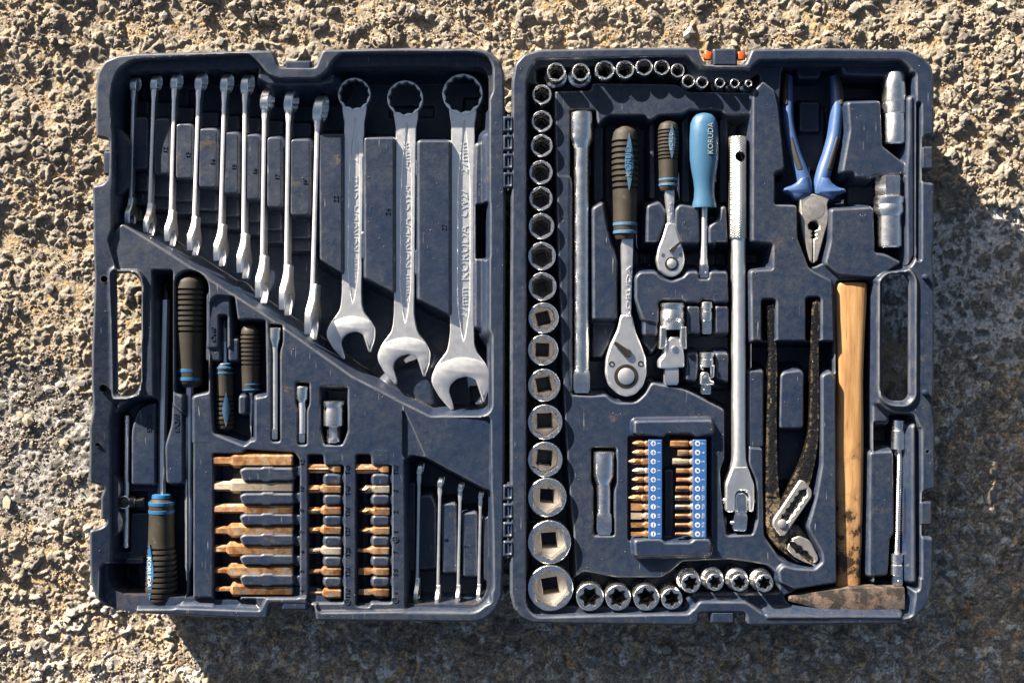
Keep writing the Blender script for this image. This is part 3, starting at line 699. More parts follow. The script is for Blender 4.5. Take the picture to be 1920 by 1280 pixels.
# flexible extension
Q.append(('cut', [(1638,790),(1664,790),(1668,776),(1704,778),(1714,800),(1714,1100),(1640,1100)], -80, {'ref': PR, 's': 6}))
Q.append(('pad', [(1640,742),(1668,778),(1666,794),(1640,794)], -24, {'s': 4}))
Q.append(('pad', [(1632,848),(1674,846),(1676,1000),(1668,1010),(1664,1078),(1630,1080)], -22, {'s': 4, 'k': 12})); Q.append(('pad', [(1697,848),(1714,846),(1716,1076),(1702,1076)], -22, {'s': 4}))
Q.append(('pad', [(1710,800),(1716,796),(1718,1090),(1710,1090)], -2, {'s': 3}))

def ridge_gap(ops, x0, y0, x1, y1): ops.append(('cut', rect(x0, y0, x1, y1), -12, {'s': 3, 'k': 4}))
ridge_gap(Q, 1718, 190, 1729, 490); ridge_gap(Q, 1718, 800, 1729, 1085)

case = bpy.data.objects.new("tool_case", None); link(case); case.empty_display_size = 0.05
case["label"] = "open navy blue plastic tool case lying flat, both moulded halves full of tools"; case["category"] = "tool case"
def case_mesh(name, me, label=None, parent=None):
    o = bpy.data.objects.new(name, me); link(o); o.parent = parent or case
    if label: o["label"] = label
    return o
lid = case_mesh("lid_tray", build_tray("lid_tray", LEFT_OUT, [LEFT_HOLE], [(194,523,6.5),(192,728,6.5),(181,834,3.2)], L, 160, 952, 84, 1172, (0, 240)), "left half with the diagonal wrench bay")
basetray = case_mesh("base_tray", build_tray("base_tray", RIGHT_OUT, [RIGHT_HOLE], [(1739,846,3.4)], Q, 950, 1760, 82, 1178, (1690, 3000)), "right half ringed by sockets")

class CasePart(Thing):
    def __init__(s, zref=0): s.k = kz(zref); s.x, s.y, s.z = 960, 640, -HG; s.o = case
C0 = CasePart()
for (x, y, r) in ((194,523,7.5),(192,728,7.5),(181,834,4.2),(1739,846,4.4)):
    C0.part("peg_hole_plug", turn(x, y, [('c',r,-3),('c',r,-20)], 18, cap1=True), "hole_shade")  # added black plug; its colour stands for the shade inside the hole
# latch tabs, pivots and hinges
for (a, b, c, d) in ((534,113,584,134),(528,1124,576,1144),(193,283,214,328),(1728,274,1751,318),(1726,940,1749,985),(1333,1146,1378,1169)):
    C0.part("latch_tab", box(a, b, c, d, -34, -1, 4, 4), "plastic")
lt = C0.part("latch", box(1337, 91, 1383, 124, -30, 0, 4, 4), "plastic", label="navy latch with orange pivots on the top edge")
for x in (1329, 1391):
    C0.part("latch_pivot", rod((x - 8, 103, -10), (x + 8, 103, -10), [(0,'q',4),(1,'q',6),(3,'q',7.5),(13,'q',7.5),(15,'q',6),(16,'q',4)], 16), "orange", parent=lt, label="orange pivot of the latch")
for y in (519, 735):
    C0.part("peg", turn(1733, y, [('c',5.5,-4),('c',5,9),('c',4,12),('c',1,13)], 16, cap1=True), "plastic")
for (y0, ys) in ((216, 4), (906, 4)):
    hg = C0.part("hinge", box(946, y0, 959, y0 + 138, -40, -20, 2, 2), "plastic")
    for i in range(ys):
        yy = y0 + 2 + i * 35
        slot = rpoly([(949.5, yy + 7), (957, yy + 7), (957, yy + 23), (949.5, yy + 23)], 1.5, 2)
        C0.part("knuckle", prism(rpoly([(943, yy), (963, yy), (963, yy + 30), (943, yy + 30)], 4, 3), -26, 1.5, 3, [slot]), "plastic", parent=hg)
    C0.part("hinge_pin", rod((953, y0 - 2, -8), (953, y0 + 140, -8), [(0,'c',3.2),(142,'c',3.2)], 12), "worn_chrome", parent=hg)
# moulded figures
def emboss(s, x, y, z, h, ang=90, depth=1.4):
    p = CasePart(z); p.text(s, x, y, z, height=h, ang=ang, depth=depth, mat="plastic", name="moulded_figure")
for (a, b, c, d, s) in LP: emboss(s, c - 9 if s != "11" else c - 8, b + 0.55 * (d - b) + (4 if s == "11" else 0), -44.4, 8)
emboss("10", 226, 285, -61.4, 7)
emboss("22", 629, 372, -44.4, 9); emboss("24", 726, 396, -44.4, 9); emboss("27", 832, 425, -44.4, 9)
emboss("6X40", 399, 626, -13.4, 9); emboss("6X40", 490, 790, -11.4, 9); emboss("8X200", 331, 792, -19.4, 9); emboss("5X200", 279, 792, -25.4, 9)
for y, s in zip(YB, ("12","10","8","7","6","5","4")): emboss(s, 565, y + 2, P0 + .6, 8)
for y, s in zip(YC, ("T45","T40","T30","T27","T25","T20","T10")): emboss(s, 651, y + 1, P0 + .6, 8)
for y, s in zip(YC, ("T50","3","2","1","7","5.5","4")): emboss(s, 741, y + 1, P0 + .6, 8)
def mark(kind, x, y, z, r, mat="plastic", T=None, d=0.8, name="moulded_symbol", w=0.24):
    """ring with a plus, minus or nothing inside"""
    T = T or CasePart(z)
    g = [prism(circ(x, y, r, 16), z - d, z + d, 0.15, [circ(x, y, r * (1 - w), 16)])]
    b = r * 0.13
    if kind in '+-': g.append(prism([(x - b, y - r * .72), (x + b, y - r * .72), (x + b, y + r * .72), (x - b, y + r * .72)], z - d, z + d * .9, 0.1))
    if kind == '+': g.append(prism([(x - r * .72, y - b), (x + r * .72, y - b), (x + r * .72, y + b), (x - r * .72, y + b)], z - d, z + d * .85, 0.1))
    if kind == '*':
        st = [(x + r * .5 * (0.75 + 0.3 * math.cos(6 * t)) * math.cos(t), y + r * .5 * (0.75 + 0.3 * math.cos(6 * t)) * math.sin(t)) for t in [2 * math.pi * i / 24 for i in range(24)]]
        g.append(prism(st, z - d, z + d * .9, 0.05))
    T.part(name, join(*g), mat)
mark('+', 741, 1010, P0 + .3, 6); mark('-', 741, 1124, P0 + .3, 6); mark('*', 651, 1127, P0 + .3, 6); mark('o', 565, 1120, P0 + .3, 6)
emboss("9", 793, 999, -43.4, 8); emboss("8", 835, 1010, -43.4, 8); emboss("7", 874, 1023, -43.4, 8); emboss("6", 918, 1033, -43.4, 8)

# ------------------------------------------------------------------ the ground: rough weathered concrete, real relief
def build_ground():
    st = 2.15; hx, hy = 1180, 840
    xs = np.arange(-hx, hx + st, st); ys = np.arange(-hy, hy + st, st)
    X, Y = np.meshgrid(xs, ys)                                    # x right, y down, ground scale, centred
    kg = kz(-HG)
    px, py = X / kg + 960, Y / kg + 640                            # where it sits in the layout
    wx = X + 11 * fbm(X, Y, 34, 11, 4, 0.6); wy = Y + 11 * fbm(X, Y, 34, 23, 4, 0.6)
    def blob(cx, cy, rx, ry, sd): return 1 - np.hypot((px - cx) / rx, (py - cy) / ry) + 0.35 * fbm(X, Y, 120, sd, 5, 0.6)
    pt = np.maximum(sstep(-0.02, 0.10, blob(45, 830, 175, 150, 5)), sstep(-0.02, 0.10, blob(1850, 525, 225, 165, 9)))
    def chips(cell, sd, dx, dy, soft):
        """angular chips: plateaus with a random tilt, parted by sharp creases"""
        f1, f2, c, tl = worley(wx + dx, wy + dy, cell, sd)
        return np.clip((f2 - f1) / soft, 0, 1) ** 0.6 * (0.12 + 0.88 * c) * np.clip(1 + 1.3 * tl, 0.1, 2), f2 - f1, c
    big, f1, c1 = chips(37, 1, 0, 0, 0.40); mid, g1, c2 = chips(18, 2, 13, -7, 0.42)
    sm, _, c3 = chips(10.5, 3, 3, 5, 0.45); ti, _, _ = chips(6, 4, 1, 9, 0.5)
    fine = fbm(X, Y, 12, 31, 3, 0.65)
    low = fbm(X, Y, 230, 41, 3)
    soft = 0.85 + 0.8 * np.clip(fbm(X, Y, 210, 77, 3), -0.45, 0.5)
    # stones bedded in sand: the sand fills the gaps, the chips stand out of it
    rough = 1.3 * ti + 1.5 * sm + 1.6 * fbm(X, Y, 9, 35, 2, 0.6)
    stones = 11.5 * big + 7.0 * mid * (0.45 + 0.8 * (big > 0.12)) + rough
    sand = 4.2 + 3.0 * fbm(X, Y, 60, 51, 3) + 2.4 * ti + 1.6 * sm + 1.2 * fine
    hs = smax(stones, sand, 2.2)
    isst = sstep(-0.5, 2.5, stones - sand)
    h = 7 * low + soft * hs * 0.92
    flat = 3 + 8 * low + 2.2 * big + 1.5 * mid + 0.8 * sm + 1.6 * fine
    worn = np.maximum(sstep(1080, 1230, py + 0.10 * (px - 400)), sstep(1680, 1780, px) * sstep(600, 720, py)) * 0.6
    h = h * (1 - worn) + (2.5 + 7 * low + 0.35 * hs + 2.0 * ti + 1.6 * fine) * worn
    h = h * (1 - pt) + flat * pt
    h -= 10.5
    h = np.minimum(h, 3 + 0.35 * h)                                # nothing pokes into the case
    # albedo: dusty tan binder, greyer stones, warm sand in the hollows, pale cement patches with dark pebbles
    def mixa(a, b, t): return a * (1 - t[..., None]) + np.array(b) * t[..., None]
    A = np.zeros(X.shape + (3,)) + np.array((0.295, 0.262, 0.217))
    A = mixa(A, (0.26, 0.235, 0.198), sstep(-0.25, 0.35, fbm(X, Y, 90, 61, 4)))
    A = mixa(A, (0.165, 0.155, 0.142), sstep(0.55, 0.85, c1) * sstep(0.1, 0.45, big) * 0.75)
    A = mixa(A, (0.37, 0.325, 0.265), sstep(0.7, 0.9, c2) * sstep(0.1, 0.5, mid) * 0.7)
    A = mixa(A, (0.305, 0.255, 0.19), (1 - isst) * 0.8)
    A = mixa(A, (0.45, 0.30, 0.15), (1 - isst) * (c3 > 0.8) * 0.7)
    # lower right: less dusty aggregate, its colour lifted and warmed to brighten the case's shadow
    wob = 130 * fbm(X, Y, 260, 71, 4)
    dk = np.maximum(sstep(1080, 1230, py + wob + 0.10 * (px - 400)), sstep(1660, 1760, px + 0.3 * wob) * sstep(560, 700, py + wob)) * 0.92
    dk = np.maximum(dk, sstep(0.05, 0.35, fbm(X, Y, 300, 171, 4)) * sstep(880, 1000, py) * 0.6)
    B = np.zeros_like(A) + np.array((0.37, 0.305, 0.24))
    B = mixa(B, (0.235, 0.232, 0.222), sstep(0.45, 0.62, c1) * sstep(0.06, 0.16, f1) * 0.9)
    B = mixa(B, (0.48, 0.45, 0.40), sstep(0.72, 0.8, c2) * sstep(0.08, 0.2, g1) * 0.9)
    B = mixa(B, (0.58, 0.56, 0.53), sstep(0.94, 0.96, c2) * sstep(0.08, 0.2, g1) * 0.9)
    B = mixa(B, (0.15, 0.128, 0.107), sstep(0.25, 0.12, c1) * sstep(0.06, 0.16, f1) * 0.8)
    B = mixa(B, (0.40, 0.25, 0.12), (c3 > 0.90) * 0.7)
    B = mixa(B, (0.50, 0.45, 0.38), (c3 < 0.03) * 0.8)
    tone = (0.55 + 0.9 * c3) * (0.75 + 0.5 * c2) * (0.8 + 0.8 * sstep(0.02, 0.3, ti) * (ti > 0.3))
    B = B * tone[..., None]
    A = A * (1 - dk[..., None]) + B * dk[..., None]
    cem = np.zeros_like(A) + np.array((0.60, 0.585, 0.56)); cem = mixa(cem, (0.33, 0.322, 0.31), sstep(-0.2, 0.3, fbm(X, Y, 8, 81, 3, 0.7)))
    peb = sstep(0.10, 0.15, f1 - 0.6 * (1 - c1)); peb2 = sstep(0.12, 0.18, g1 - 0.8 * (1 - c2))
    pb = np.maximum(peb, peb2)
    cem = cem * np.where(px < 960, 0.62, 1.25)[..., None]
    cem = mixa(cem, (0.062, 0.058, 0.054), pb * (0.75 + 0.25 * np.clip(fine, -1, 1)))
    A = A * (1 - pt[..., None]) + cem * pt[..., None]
    A = np.clip(A, 0.02, 0.8)
    h = h + 1.6 * pb * pt; z = h
    V = np.stack([X * S, -Y * S, z * S], -1).reshape(-1, 3)
    inner = ((px > 330) & (px < 890) & (py > 190) & (py < 1080)) | ((px > 1030) & (px < 1590) & (py > 190) & (py < 1080))
    ny, nx = X.shape; idx = np.arange(ny * nx).reshape(ny, nx)
    hide = inner[:-1, :-1] & inner[1:, 1:] & inner[1:, :-1] & inner[:-1, 1:]
    k = ~hide
    Qd = np.stack([idx[1:, :-1][k], idx[1:, 1:][k], idx[:-1, 1:][k], idx[:-1, :-1][k]], 1)
    used = np.unique(Qd); rm = np.zeros(ny * nx, np.int64); rm[used] = np.arange(len(used))
    V = V[used]; Cc = A.reshape(-1, 3)[used]; Qd = rm[Qd]
    # plain bed under the case and the wide surroundings
    n = len(V); ex = 5.0; zb = -0.012
    add = [(-ex, -ex, zb), (ex, -ex, zb), (ex, ex, zb), (-ex, ex, zb)]
    V = np.concatenate([V, np.array(add)]); Cc = np.concatenate([Cc, np.tile((0.20, 0.17, 0.13), (4, 1))])
    Qd = np.concatenate([Qd, np.array([[n, n + 1, n + 2, n + 3]])])
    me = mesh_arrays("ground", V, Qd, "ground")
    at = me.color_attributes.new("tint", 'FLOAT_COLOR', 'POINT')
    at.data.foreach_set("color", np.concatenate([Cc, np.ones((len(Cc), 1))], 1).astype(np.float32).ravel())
    o = bpy.data.objects.new("ground", me); link(o); o["kind"] = "structure"; o["label"] = "rough weathered concrete ground with embedded stones and sand"
    def height(lx, ly):
        i = int(round((lx + hx) / st)); j = int(round((ly + hy) / st))
        return h[min(max(j, 0), ny - 1), min(max(i, 0), nx - 1)]
    return o, height
ground, gheight = build_ground()

def rock_mesh(seed, name, mat, sub=2, flat=0.7):
    rnd = random.Random(seed)
    bm = bmesh.new(); bmesh.ops.create_icosphere(bm, subdivisions=sub, radius=1)
    ax = [Vector((rnd.gauss(0, 1), rnd.gauss(0, 1), rnd.gauss(0, 1))).normalized() for _ in range(9)]; cut = [rnd.uniform(0.55, 0.9) for _ in ax]
    for v in bm.verts:
        for a, c in zip(ax, cut):
            d = v.co.dot(a)
            if d > c: v.co -= a * (d - c) * 0.95
        v.co *= 1 + rnd.uniform(-0.05, 0.05)
    bmesh.ops.scale(bm, vec=(1, rnd.uniform(0.6, 0.85), flat * rnd.uniform(0.6, 0.9)), verts=bm.verts)
    me = bpy.data.meshes.new(name); bm.to_mesh(me); bm.free()
    me.materials.append(MAT[mat]); return me
ROCKS = [rock_mesh(i, "stone", ("stone_tan", "stone_tan", "stone_grey", "stone_tan", "stone_pale", "stone_tan")[i % 6], 1) for i in range(12)]
kg = kz(-HG)
def off_case(lx, ly):
    x, y = lx / kg + 960, ly / kg + 640
    return not (155 < x < 1765 and 80 < y < 1182)
rnd = random.Random(5); nst = 0
while nst < 290:
    lx, ly = rnd.uniform(-1060, 1060), rnd.uniform(-720, 720)
    if not off_case(lx, ly): continue
    me = rnd.choice(ROCKS); r = 5 + 13 * rnd.random() ** 2.2
    o = bpy.data.objects.new("stone", me); link(o); o.parent = ground
    o.location = (lx * S, -ly * S, (gheight(lx, ly) + r * 0.10) * S); o.scale = (r * S,) * 3
    o.rotation_euler = (rnd.uniform(-.4, .4), rnd.uniform(-.4, .4), rnd.uniform(0, 6.3)); nst += 1
def grit():
    V, F = [], []; rnd = random.Random(9)
    base = [(1, 0, 0), (0, 1, 0), (-1, 0, 0), (0, -1, 0), (0, 0, 0.8), (0, 0, -0.8)]
    fs = [(0, 1, 4), (1, 2, 4), (2, 3, 4), (3, 0, 4), (1, 0, 5), (2, 1, 5), (3, 2, 5), (0, 3, 5)]
    n = 0
    while n < 15000:
        lx, ly = rnd.uniform(-1060, 1060), rnd.uniform(-720, 720)
        if not off_case(lx, ly): continue
        if vnoise(np.array([lx]), np.array([ly]), 70, 99)[0] < rnd.uniform(-0.35, 0.25): continue
        r = 0.9 + 2.6 * rnd.random() ** 2; a = rnd.uniform(0, 6.3); z = gheight(lx, ly) + r * 0.35
        b = len(V)
        for (x, y, w) in base:
            x, y = x * rnd.uniform(.7, 1.2), y * rnd.uniform(.7, 1.2)
            V.append(((lx + r * (x * math.cos(a) - y * math.sin(a))) * S, -(ly + r * (x * math.sin(a) + y * math.cos(a))) * S, (z + r * w) * S))
        F += [tuple(i + b for i in f) for f in fs]; n += 1
    o = bpy.data.objects.new("grit", new_mesh("grit", V, F, "grit", sharp=None)); link(o)
    o["kind"] = "stuff"; o["label"] = "fine sandy grit lying loose on the concrete"; o["category"] = "grit"
grit()

def sand_in_case():
    """grains of sand spilled on the rim and flats of the case"""
    V, F = [], []; rnd = random.Random(21); n = 0
    while n < 800:
        nm = rnd.choice(("lid_tray", "base_tray")); x0, y0, h, field = TRAY_H[nm]
        i, j = rnd.randrange(2, h.shape[1] - 2), rnd.randrange(2, h.shape[0] - 2)
        if field[j, i] > -3 or abs(h[j, i + 1] - h[j, i - 1]) + abs(h[j + 1, i] - h[j - 1, i]) > 2.5: continue
        x, y = x0 + i * STEP, y0 + j * STEP
        if vnoise(np.array([x]), np.array([y]), 60, 5)[0] < rnd.uniform(-0.1, 0.5): continue
        r = 0.4 + 0.9 * rnd.random() ** 3; z = h[j, i] + r * .4; b = len(V)
        for (p, q, w) in ((1, 0, 0), (-.4, .9, 0), (-.5, -.8, 0), (0, 0, 1)): V.append(((x + p * r - 960) * S, (640 - y + q * r) * S, (z + w * r + HG) * S))
        F += [(b, b + 1, b + 3), (b + 1, b + 2, b + 3), (b + 2, b, b + 3)]; n += 1
    o = bpy.data.objects.new("sand_grains", new_mesh("sand_grains", V, F, "grit", sharp=None)); link(o)
    o["kind"] = "stuff"; o["label"] = "grains of pale sand spilled over the case"; o["category"] = "sand"
sand_in_case()

NUM = dict(zip(range(33), 'zero one two three four five six seven eight nine ten eleven twelve thirteen fourteen fifteen sixteen seventeen eighteen nineteen twenty twenty-one twenty-two twenty-three twenty-four twenty-five twenty-six twenty-seven twenty-eight twenty-nine thirty thirty-one thirty-two'.split()))
ORD = 'first second third fourth fifth sixth seventh eighth ninth tenth eleventh twelfth thirteenth fourteenth fifteenth sixteenth'.split()
import re
def words(s): return re.sub(r'(?<![A-Za-z.])\d+(?![\d.])', lambda m: NUM[int(m.group())], s)
# ------------------------------------------------------------------ wrenches
JAW = [(843.5,618),(843.5,636),(839,658),(818,686),(809.5,707),(811,721),(825,745),(847,769),(851,769),(850,758),(842,733),(845,721),(857.5,709.7),(876,705),(892.7,711),(906,752),(910,753),(919.6,723.7),(921,700),(911.5,681.5),(895,660.5),(890,640),(889,618)]
JAW = [((x - 866) / 27.0, (y - 700) / 27.0) for x, y in JAW]       # per millimetre of wrench size
def jaw_poly(cx, cy, size): return rpoly([(cx + u * size, cy + v * size) for u, v in JAW], size * 0.22, 3)
def flat_wrench(size, rx, ry, Ro, Ri, sx0, sx1, shaft_y0, shaft_y1, hw0, hw1, jx, jy, label):
    zt = -55
    T = Thing("combination_wrench", label, "wrench", jx, jy, zt, -80, "combination wrenches lying flat beside the long row")
    def sx(y): return sx0 + (sx1 - sx0) * (y - shaft_y0) / (shaft_y1 - shaft_y0)
    def hw(y): return hw0 + (hw1 - hw0) * (y - shaft_y0) / (shaft_y1 - shaft_y0)
    yA, yB = ry + Ro * 0.72, jy - size * 2.35
    ys = [yA, yA + 12, yA + 30, yA + 60] + [yA + 60 + (yB - yA - 75) * i / 6 for i in range(1, 7)] + [yB]
    extra = lambda y: 6 * math.exp(-((y - yA) / 16) ** 2)
    left = [(sx(y) - hw(y) - extra(y), y) for y in ys[1:]]; right = [(sx(y) + hw(y) + extra(y), y) for y in ys[:0:-1]]
    rm = (Ro + Ri) / 2; aw = math.asin(min(.9, (hw0 + 5) / rm))    # the shaft ends in a cup round the ring
    cup = [(rx + rm * math.sin(aw * q), ry + rm * math.cos(aw * q)) for q in (1, .6, .2, -.2, -.6, -1)]
    pa, pb = yA + 22, yB + 2                                       # pointed recess that carries the lettering
    def lens(y, w): t = (y - pa) / (pb - pa); return w * (min(1, t / 0.30) ** 0.75 * min(1, (1 - t) / 0.18) ** 0.7)
    pw = hw0 * 0.50; n = 14
    yy = [pa + (pb - pa) * (0.5 - 0.5 * math.cos(math.pi * i / n)) for i in range(n + 1)]
    off = hw0 * 0.12
    hole = [(sx(y) + off - lens(y, pw), y) for y in yy] + [(sx(y) + off + lens(y, pw), y) for y in yy[-2:0:-1]]
    jaw = [(jx + u * size, jy + v * size) for u, v in JAW]
    jw = rpoly(jaw, size * 0.22, 3)
    lower = [q for q in jw if q[1] > jy - size * 2.2]
    if lower[0][0] > lower[-1][0]: lower = lower[::-1]
    sh = T.part("shaft", prism(left[:-1] + lower + right[1:] + cup, zt - 18, zt - 2, 1.5, [hole]), "satin", sharp=30)
    T.part("recessed_panel", prism([(x, y) for x, y in inset(hole, -1)], zt - 17, zt - 4.4, 0.2), "satin", parent=sh)
    for s, y, h, hh in (("%dmm" % size, pa + (pb - pa) * 0.17, 0.145, .56), ("CW%d" % size, pa + (pb - pa) * 0.375, 0.125, .56), ("KORUDA", pa + (pb - pa) * 0.60, 0.25, .70), ("%dmm" % size, pa + (pb - pa) * 0.83, 0.14, .56)):
        T.text(s, sx(y) + off, y, zt - 4.1, length=(pb - pa) * h, height=hh * hw0 * 1.1, ang=90, depth=1.8, mat="satin", parent=sh)
    a0 = R(5)
    T.part("box_end", turn(rx, ry, [('c',Ro-2,zt-20),('c',Ro,zt-17),('c',Ro,zt-2.4),('c',Ro-.8,zt-.4),('c',Ro-2.0,zt+.5),('12',Ri+.6,zt+.3,a0),('12',Ri-.6,zt-1.5,a0),('12',Ri-.6,zt-18,a0),('12',Ri+1,zt-20,a0)], 48, close=True), "satin", sharp=28)
    # raised face of the open end with its rounded shoulder
    q = [p for p in jaw if p[1] > jy - size * 0.55]
    arc = [(jx + size * u, jy + size * v) for u, v in ((1.72, -.70), (1.05, -1.0), (.35, -1.14), (-.3, -1.12), (-.95, -.92), (-1.6, -.66))]
    face = rpoly([p for p in q] + arc, size * .2, 3)
    T.part("open_end", prism(inset(face, .7), zt - 17, zt + 0.2, 4.0, bh=1.3), "satin", sharp=30)
flat_wrench(22, 664, 176, 31.3, 25, 664, 658.5, 207, 585, 18.5, 18.5, 658, 617, "22 mm steel wrench lying flat, smallest of the three flat ones, KORUDA CW22")
flat_wrench(24, 759.5, 184, 34.3, 27.6, 761, 757, 218, 620, 18.8, 19, 757.5, 659, "24 mm steel wrench lying flat between the 22 and 27 mm ones")
flat_wrench(27, 867.6, 176, 38.8, 31, 868, 866.5, 216, 640, 21.8, 22.8, 865, 700, "27 mm steel wrench lying flat, largest of all, beside the hinge wall")

def edge_wrench(size, xt, yt, xb, yb, ztop, label, group, tk=1.0):
    """combination wrench standing on its edge: length down the layout, width vertical"""
    hwid = 0.72 * size; Ro = 1.36 * size; Ri = 1.02 * size; zc = ztop - hwid
    th = (2.4 + 0.10 * size) * tk; rt = (3.6 + 0.27 * size) * tk; jt = (2.4 + 0.21 * size) * tk
    L = yb - yt; yj = yb - 2.55 * size; yr = yt + Ro
    T = Thing("combination_wrench", label, "wrench", xb, yb, ztop, zc - 2.2 * size, group)
    def px(y): return xt + (xb - xt) * (y - yt) / L
    ro = R(5); cr, sr = math.cos(ro), math.sin(ro)                # leaning a little in its slot
    mp = lambda u, v, w: (px(u) + w * cr - v * sr + hwid * sr, u, zc + v * cr + w * sr)   # u along, v up, w sideways
    # shaft as a lofted slab, thicker towards both heads
    ys = [(yr + Ro * .6, rt * .72, .95), (yr + Ro + 6, th + 1.6, .95), (yr + Ro + 20, th, 1.0), (yr + L * .4, th * .94, 1.0), (yj - size * 2.8, th, 1.02), (yj - size * 2.0, th * 1.15, 1.2), (yj - size * 1.3, jt * .98, 1.6)]
    V, F = [], []
    for (y, t, q) in ys: V += [(y, v, w) for w, v in ring_pts('q', t, hwid * q, 16)]
    for k in range(len(ys) - 1):
        for i in range(16): j = (i + 1) % 16; F.append((k*16+i, k*16+j, (k+1)*16+j, (k+1)*16+i))
    F += [tuple(range(16)), tuple(range(len(V) - 16, len(V)))]
    T.part("shaft", xf((V, F), mp), "satin")
    g = turn(0, 0, [('c',Ro-1.5,-rt),('c',Ro,-rt+1.5),('c',Ro,rt-1.5),('c',Ro-1.5,rt),('12',Ri+.5,rt),('12',Ri,rt-1),('12',Ri,-rt+1),('12',Ri+.5,-rt)], 48, close=True)
    tl = R(9)                                                       # the box end is cranked out of the shaft's plane
    T.part("box_end", xf(g, lambda a, b, w: mp(yr + a * math.cos(tl) , b, w + 0.16 * size - a * math.sin(tl))), "satin", sharp=30)
    jp = jaw_poly(0, 0, size)
    g = prism(jp, -jt, jt, min(2.6, jt * .35))
    g = xf(g, lambda a, b, w: mp(yj + b, a, w - 0.05 * b))
    T.part("open_end", g, "satin", sharp=30)
gr = "combination wrenches standing on edge in the long row"
for sz, xt, yt, xb, yb, lab in ((10,250,144,243,426,"10 mm wrench on edge, shortest of the long row, next to the rim"), (11,289,140,278,443,"11 mm wrench on edge between the pads marked 11 and 12"),
    (12,327,136,318,461,"12 mm wrench on edge between the pads marked 12 and 13"), (13,373,135,361,478,"13 mm wrench on edge between the pads marked 13 and 14"), (14,421,136,411,498,"14 mm wrench on edge between the pads marked 14 and 15"),
    (15,459,137,455,521,"15 mm wrench on edge between the pads marked 15 and 16"), (16,496,164,490,568,"16 mm wrench on edge between the pads marked 16 and 17"), (17,541,165,535,591,"17 mm wrench on edge between the pads marked 17 and 19"),
    (19,596,177,583,638,"19 mm wrench on edge, largest of the row, beside the pad marked 22")):
    edge_wrench(sz, xt, yt, xb, yb, -43, lab, gr)
for sz, xt, yt, xb, yb, lab in ((9,786,867,781,1133,"9 mm small wrench on edge, longest of the four in the lower corner"), (8,825,892,820,1141,"8 mm small wrench on edge beside the pad marked 8"),
    (7,863,903,858,1135,"7 mm small wrench on edge beside the pad marked 7"), (6,901,919,897,1128,"6 mm small wrench on edge, shortest of the four, nearest the hinge")):
    edge_wrench(sz, xt, yt, xb, yb, -40, lab, "small wrenches standing on edge in the lower corner", 0.85)

# ------------------------------------------------------------------ screwdrivers
def ribbed(x, y0, y1, z, rad, ribs, flip=False, x1=None, mat="rubber"):
    """profile of a soft grip; rad = [(t 0..1, radius)], ribs = (t0, t1, count) cut grooves"""
    Lh = y1 - y0; ts = [r[0] for r in rad]; rs = [r[1] for r in rad]; out = []
    pts = set(np.linspace(0, 1, 40))
    secs = []
    grooves = []
    if ribs:
        t0, t1, n = ribs; st = (t1 - t0) / n
        for i in range(n): grooves.append((t0 + st * (i + 0.54), t0 + st * (i + 1.0)))
        for a, b in grooves: pts |= {a - 1e-4, a + 0.003, b - 0.003, b + 1e-4}
    for t in sorted(p for p in pts if 0 <= p <= 1):
        r = float(np.interp(t, ts, rs))
        if any(a <= t <= b for a, b in grooves): r -= max(2.2, 0.13 * max(rs))
        secs.append((t * Lh, 'c', max(r, .6)))
    return rod((x, y0, z), (x if x1 is None else x1, y1, z), secs, 28)
def inlay(x, y0, y1, z, hw, R_, tilt=0.0, n=14):
    """pointed badge lying on a round grip of radius R_, turned by tilt about the grip's axis"""
    V, F = [], []
    for i in range(n + 1):
        t = i / n; w = hw * (min(1, min(t, 1 - t) / 0.42) ** 0.9) + 0.3; y = y0 + (y1 - y0) * t
        for q in (-1, -.5, 0, .5, 1):
            a = tilt + q * w / R_; V.append((x + (R_ + .9) * math.sin(a), y, z + (R_ + .9) * math.cos(a)))
    for i in range(n):
        for j in range(4): F.append((i*5+j, i*5+j+1, (i+1)*5+j+1, (i+1)*5+j))
    m = len(V); V2 = [(x + (v[0] - x) * .9, v[1], z + (v[2] - z) * .9) for v in V]
    F += [tuple(i + m for i in f) for f in F]
    edge = [i*5 for i in range(n+1)] + [n*5+j for j in range(1, 5)] + [i*5+4 for i in range(n-1, -1, -1)] + [j for j in (3, 2, 1)]
    for i in range(len(edge)): a, b = edge[i], edge[(i+1) % len(edge)]; F.append((a, b, b + m, a + m))
    return V + V2, F
def band(x, y, z, r, h=5): return vrod(x, y - h / 2, z, [(0,'c',r-.5),(.8,'c',r+.7),(h-.8,'c',r+.7),(h,'c',r-.5)], n=28)

T = Thing("screwdriver", "long cross-tip screwdriver with ribbed handle at the bottom and KORUDA badge", "screwdriver", 305, 1134, -40, -72, "black and blue handled screwdrivers")
T.part("shaft", rod((309, 562, -48), (303, 930, -40), [(0,'h',6.6),(370,'h',6.6)], 24), "satin")
T.part("tip", rod((310, 528, -48), (309, 564, -48), [(0,'c',1),(3,'s',3,3),(14,'s',5.2,5.2,.78),(22,'c',6.4),(36,'c',6.4)], 24), "dark_steel")
h = T.part("handle", ribbed(303, 932, 1134, -40, [(0,14),(.02,20),(.05,23),(.18,23),(.42,24.5),(.55,27),(.85,29.5),(.95,27),(.985,20),(1,8)], (.43,.93,10)), "rubber")
T.part("collar", vrod(303, 925, -40, [(0,'c',12),(2,'c',17),(8,'c',18)], n=28), "blue_band", parent=h)
for y in (943, 958): T.part("band", band(303, y, -40, 23.2, 7), "blue_band", parent=h)
b = T.part("badge", inlay(304, 1016, 1120, -40, 9, 28, -0.62), "blue_band", parent=h)
v, f, dim = TEXTS["KORUDA"]; sc = 56 / dim[0]
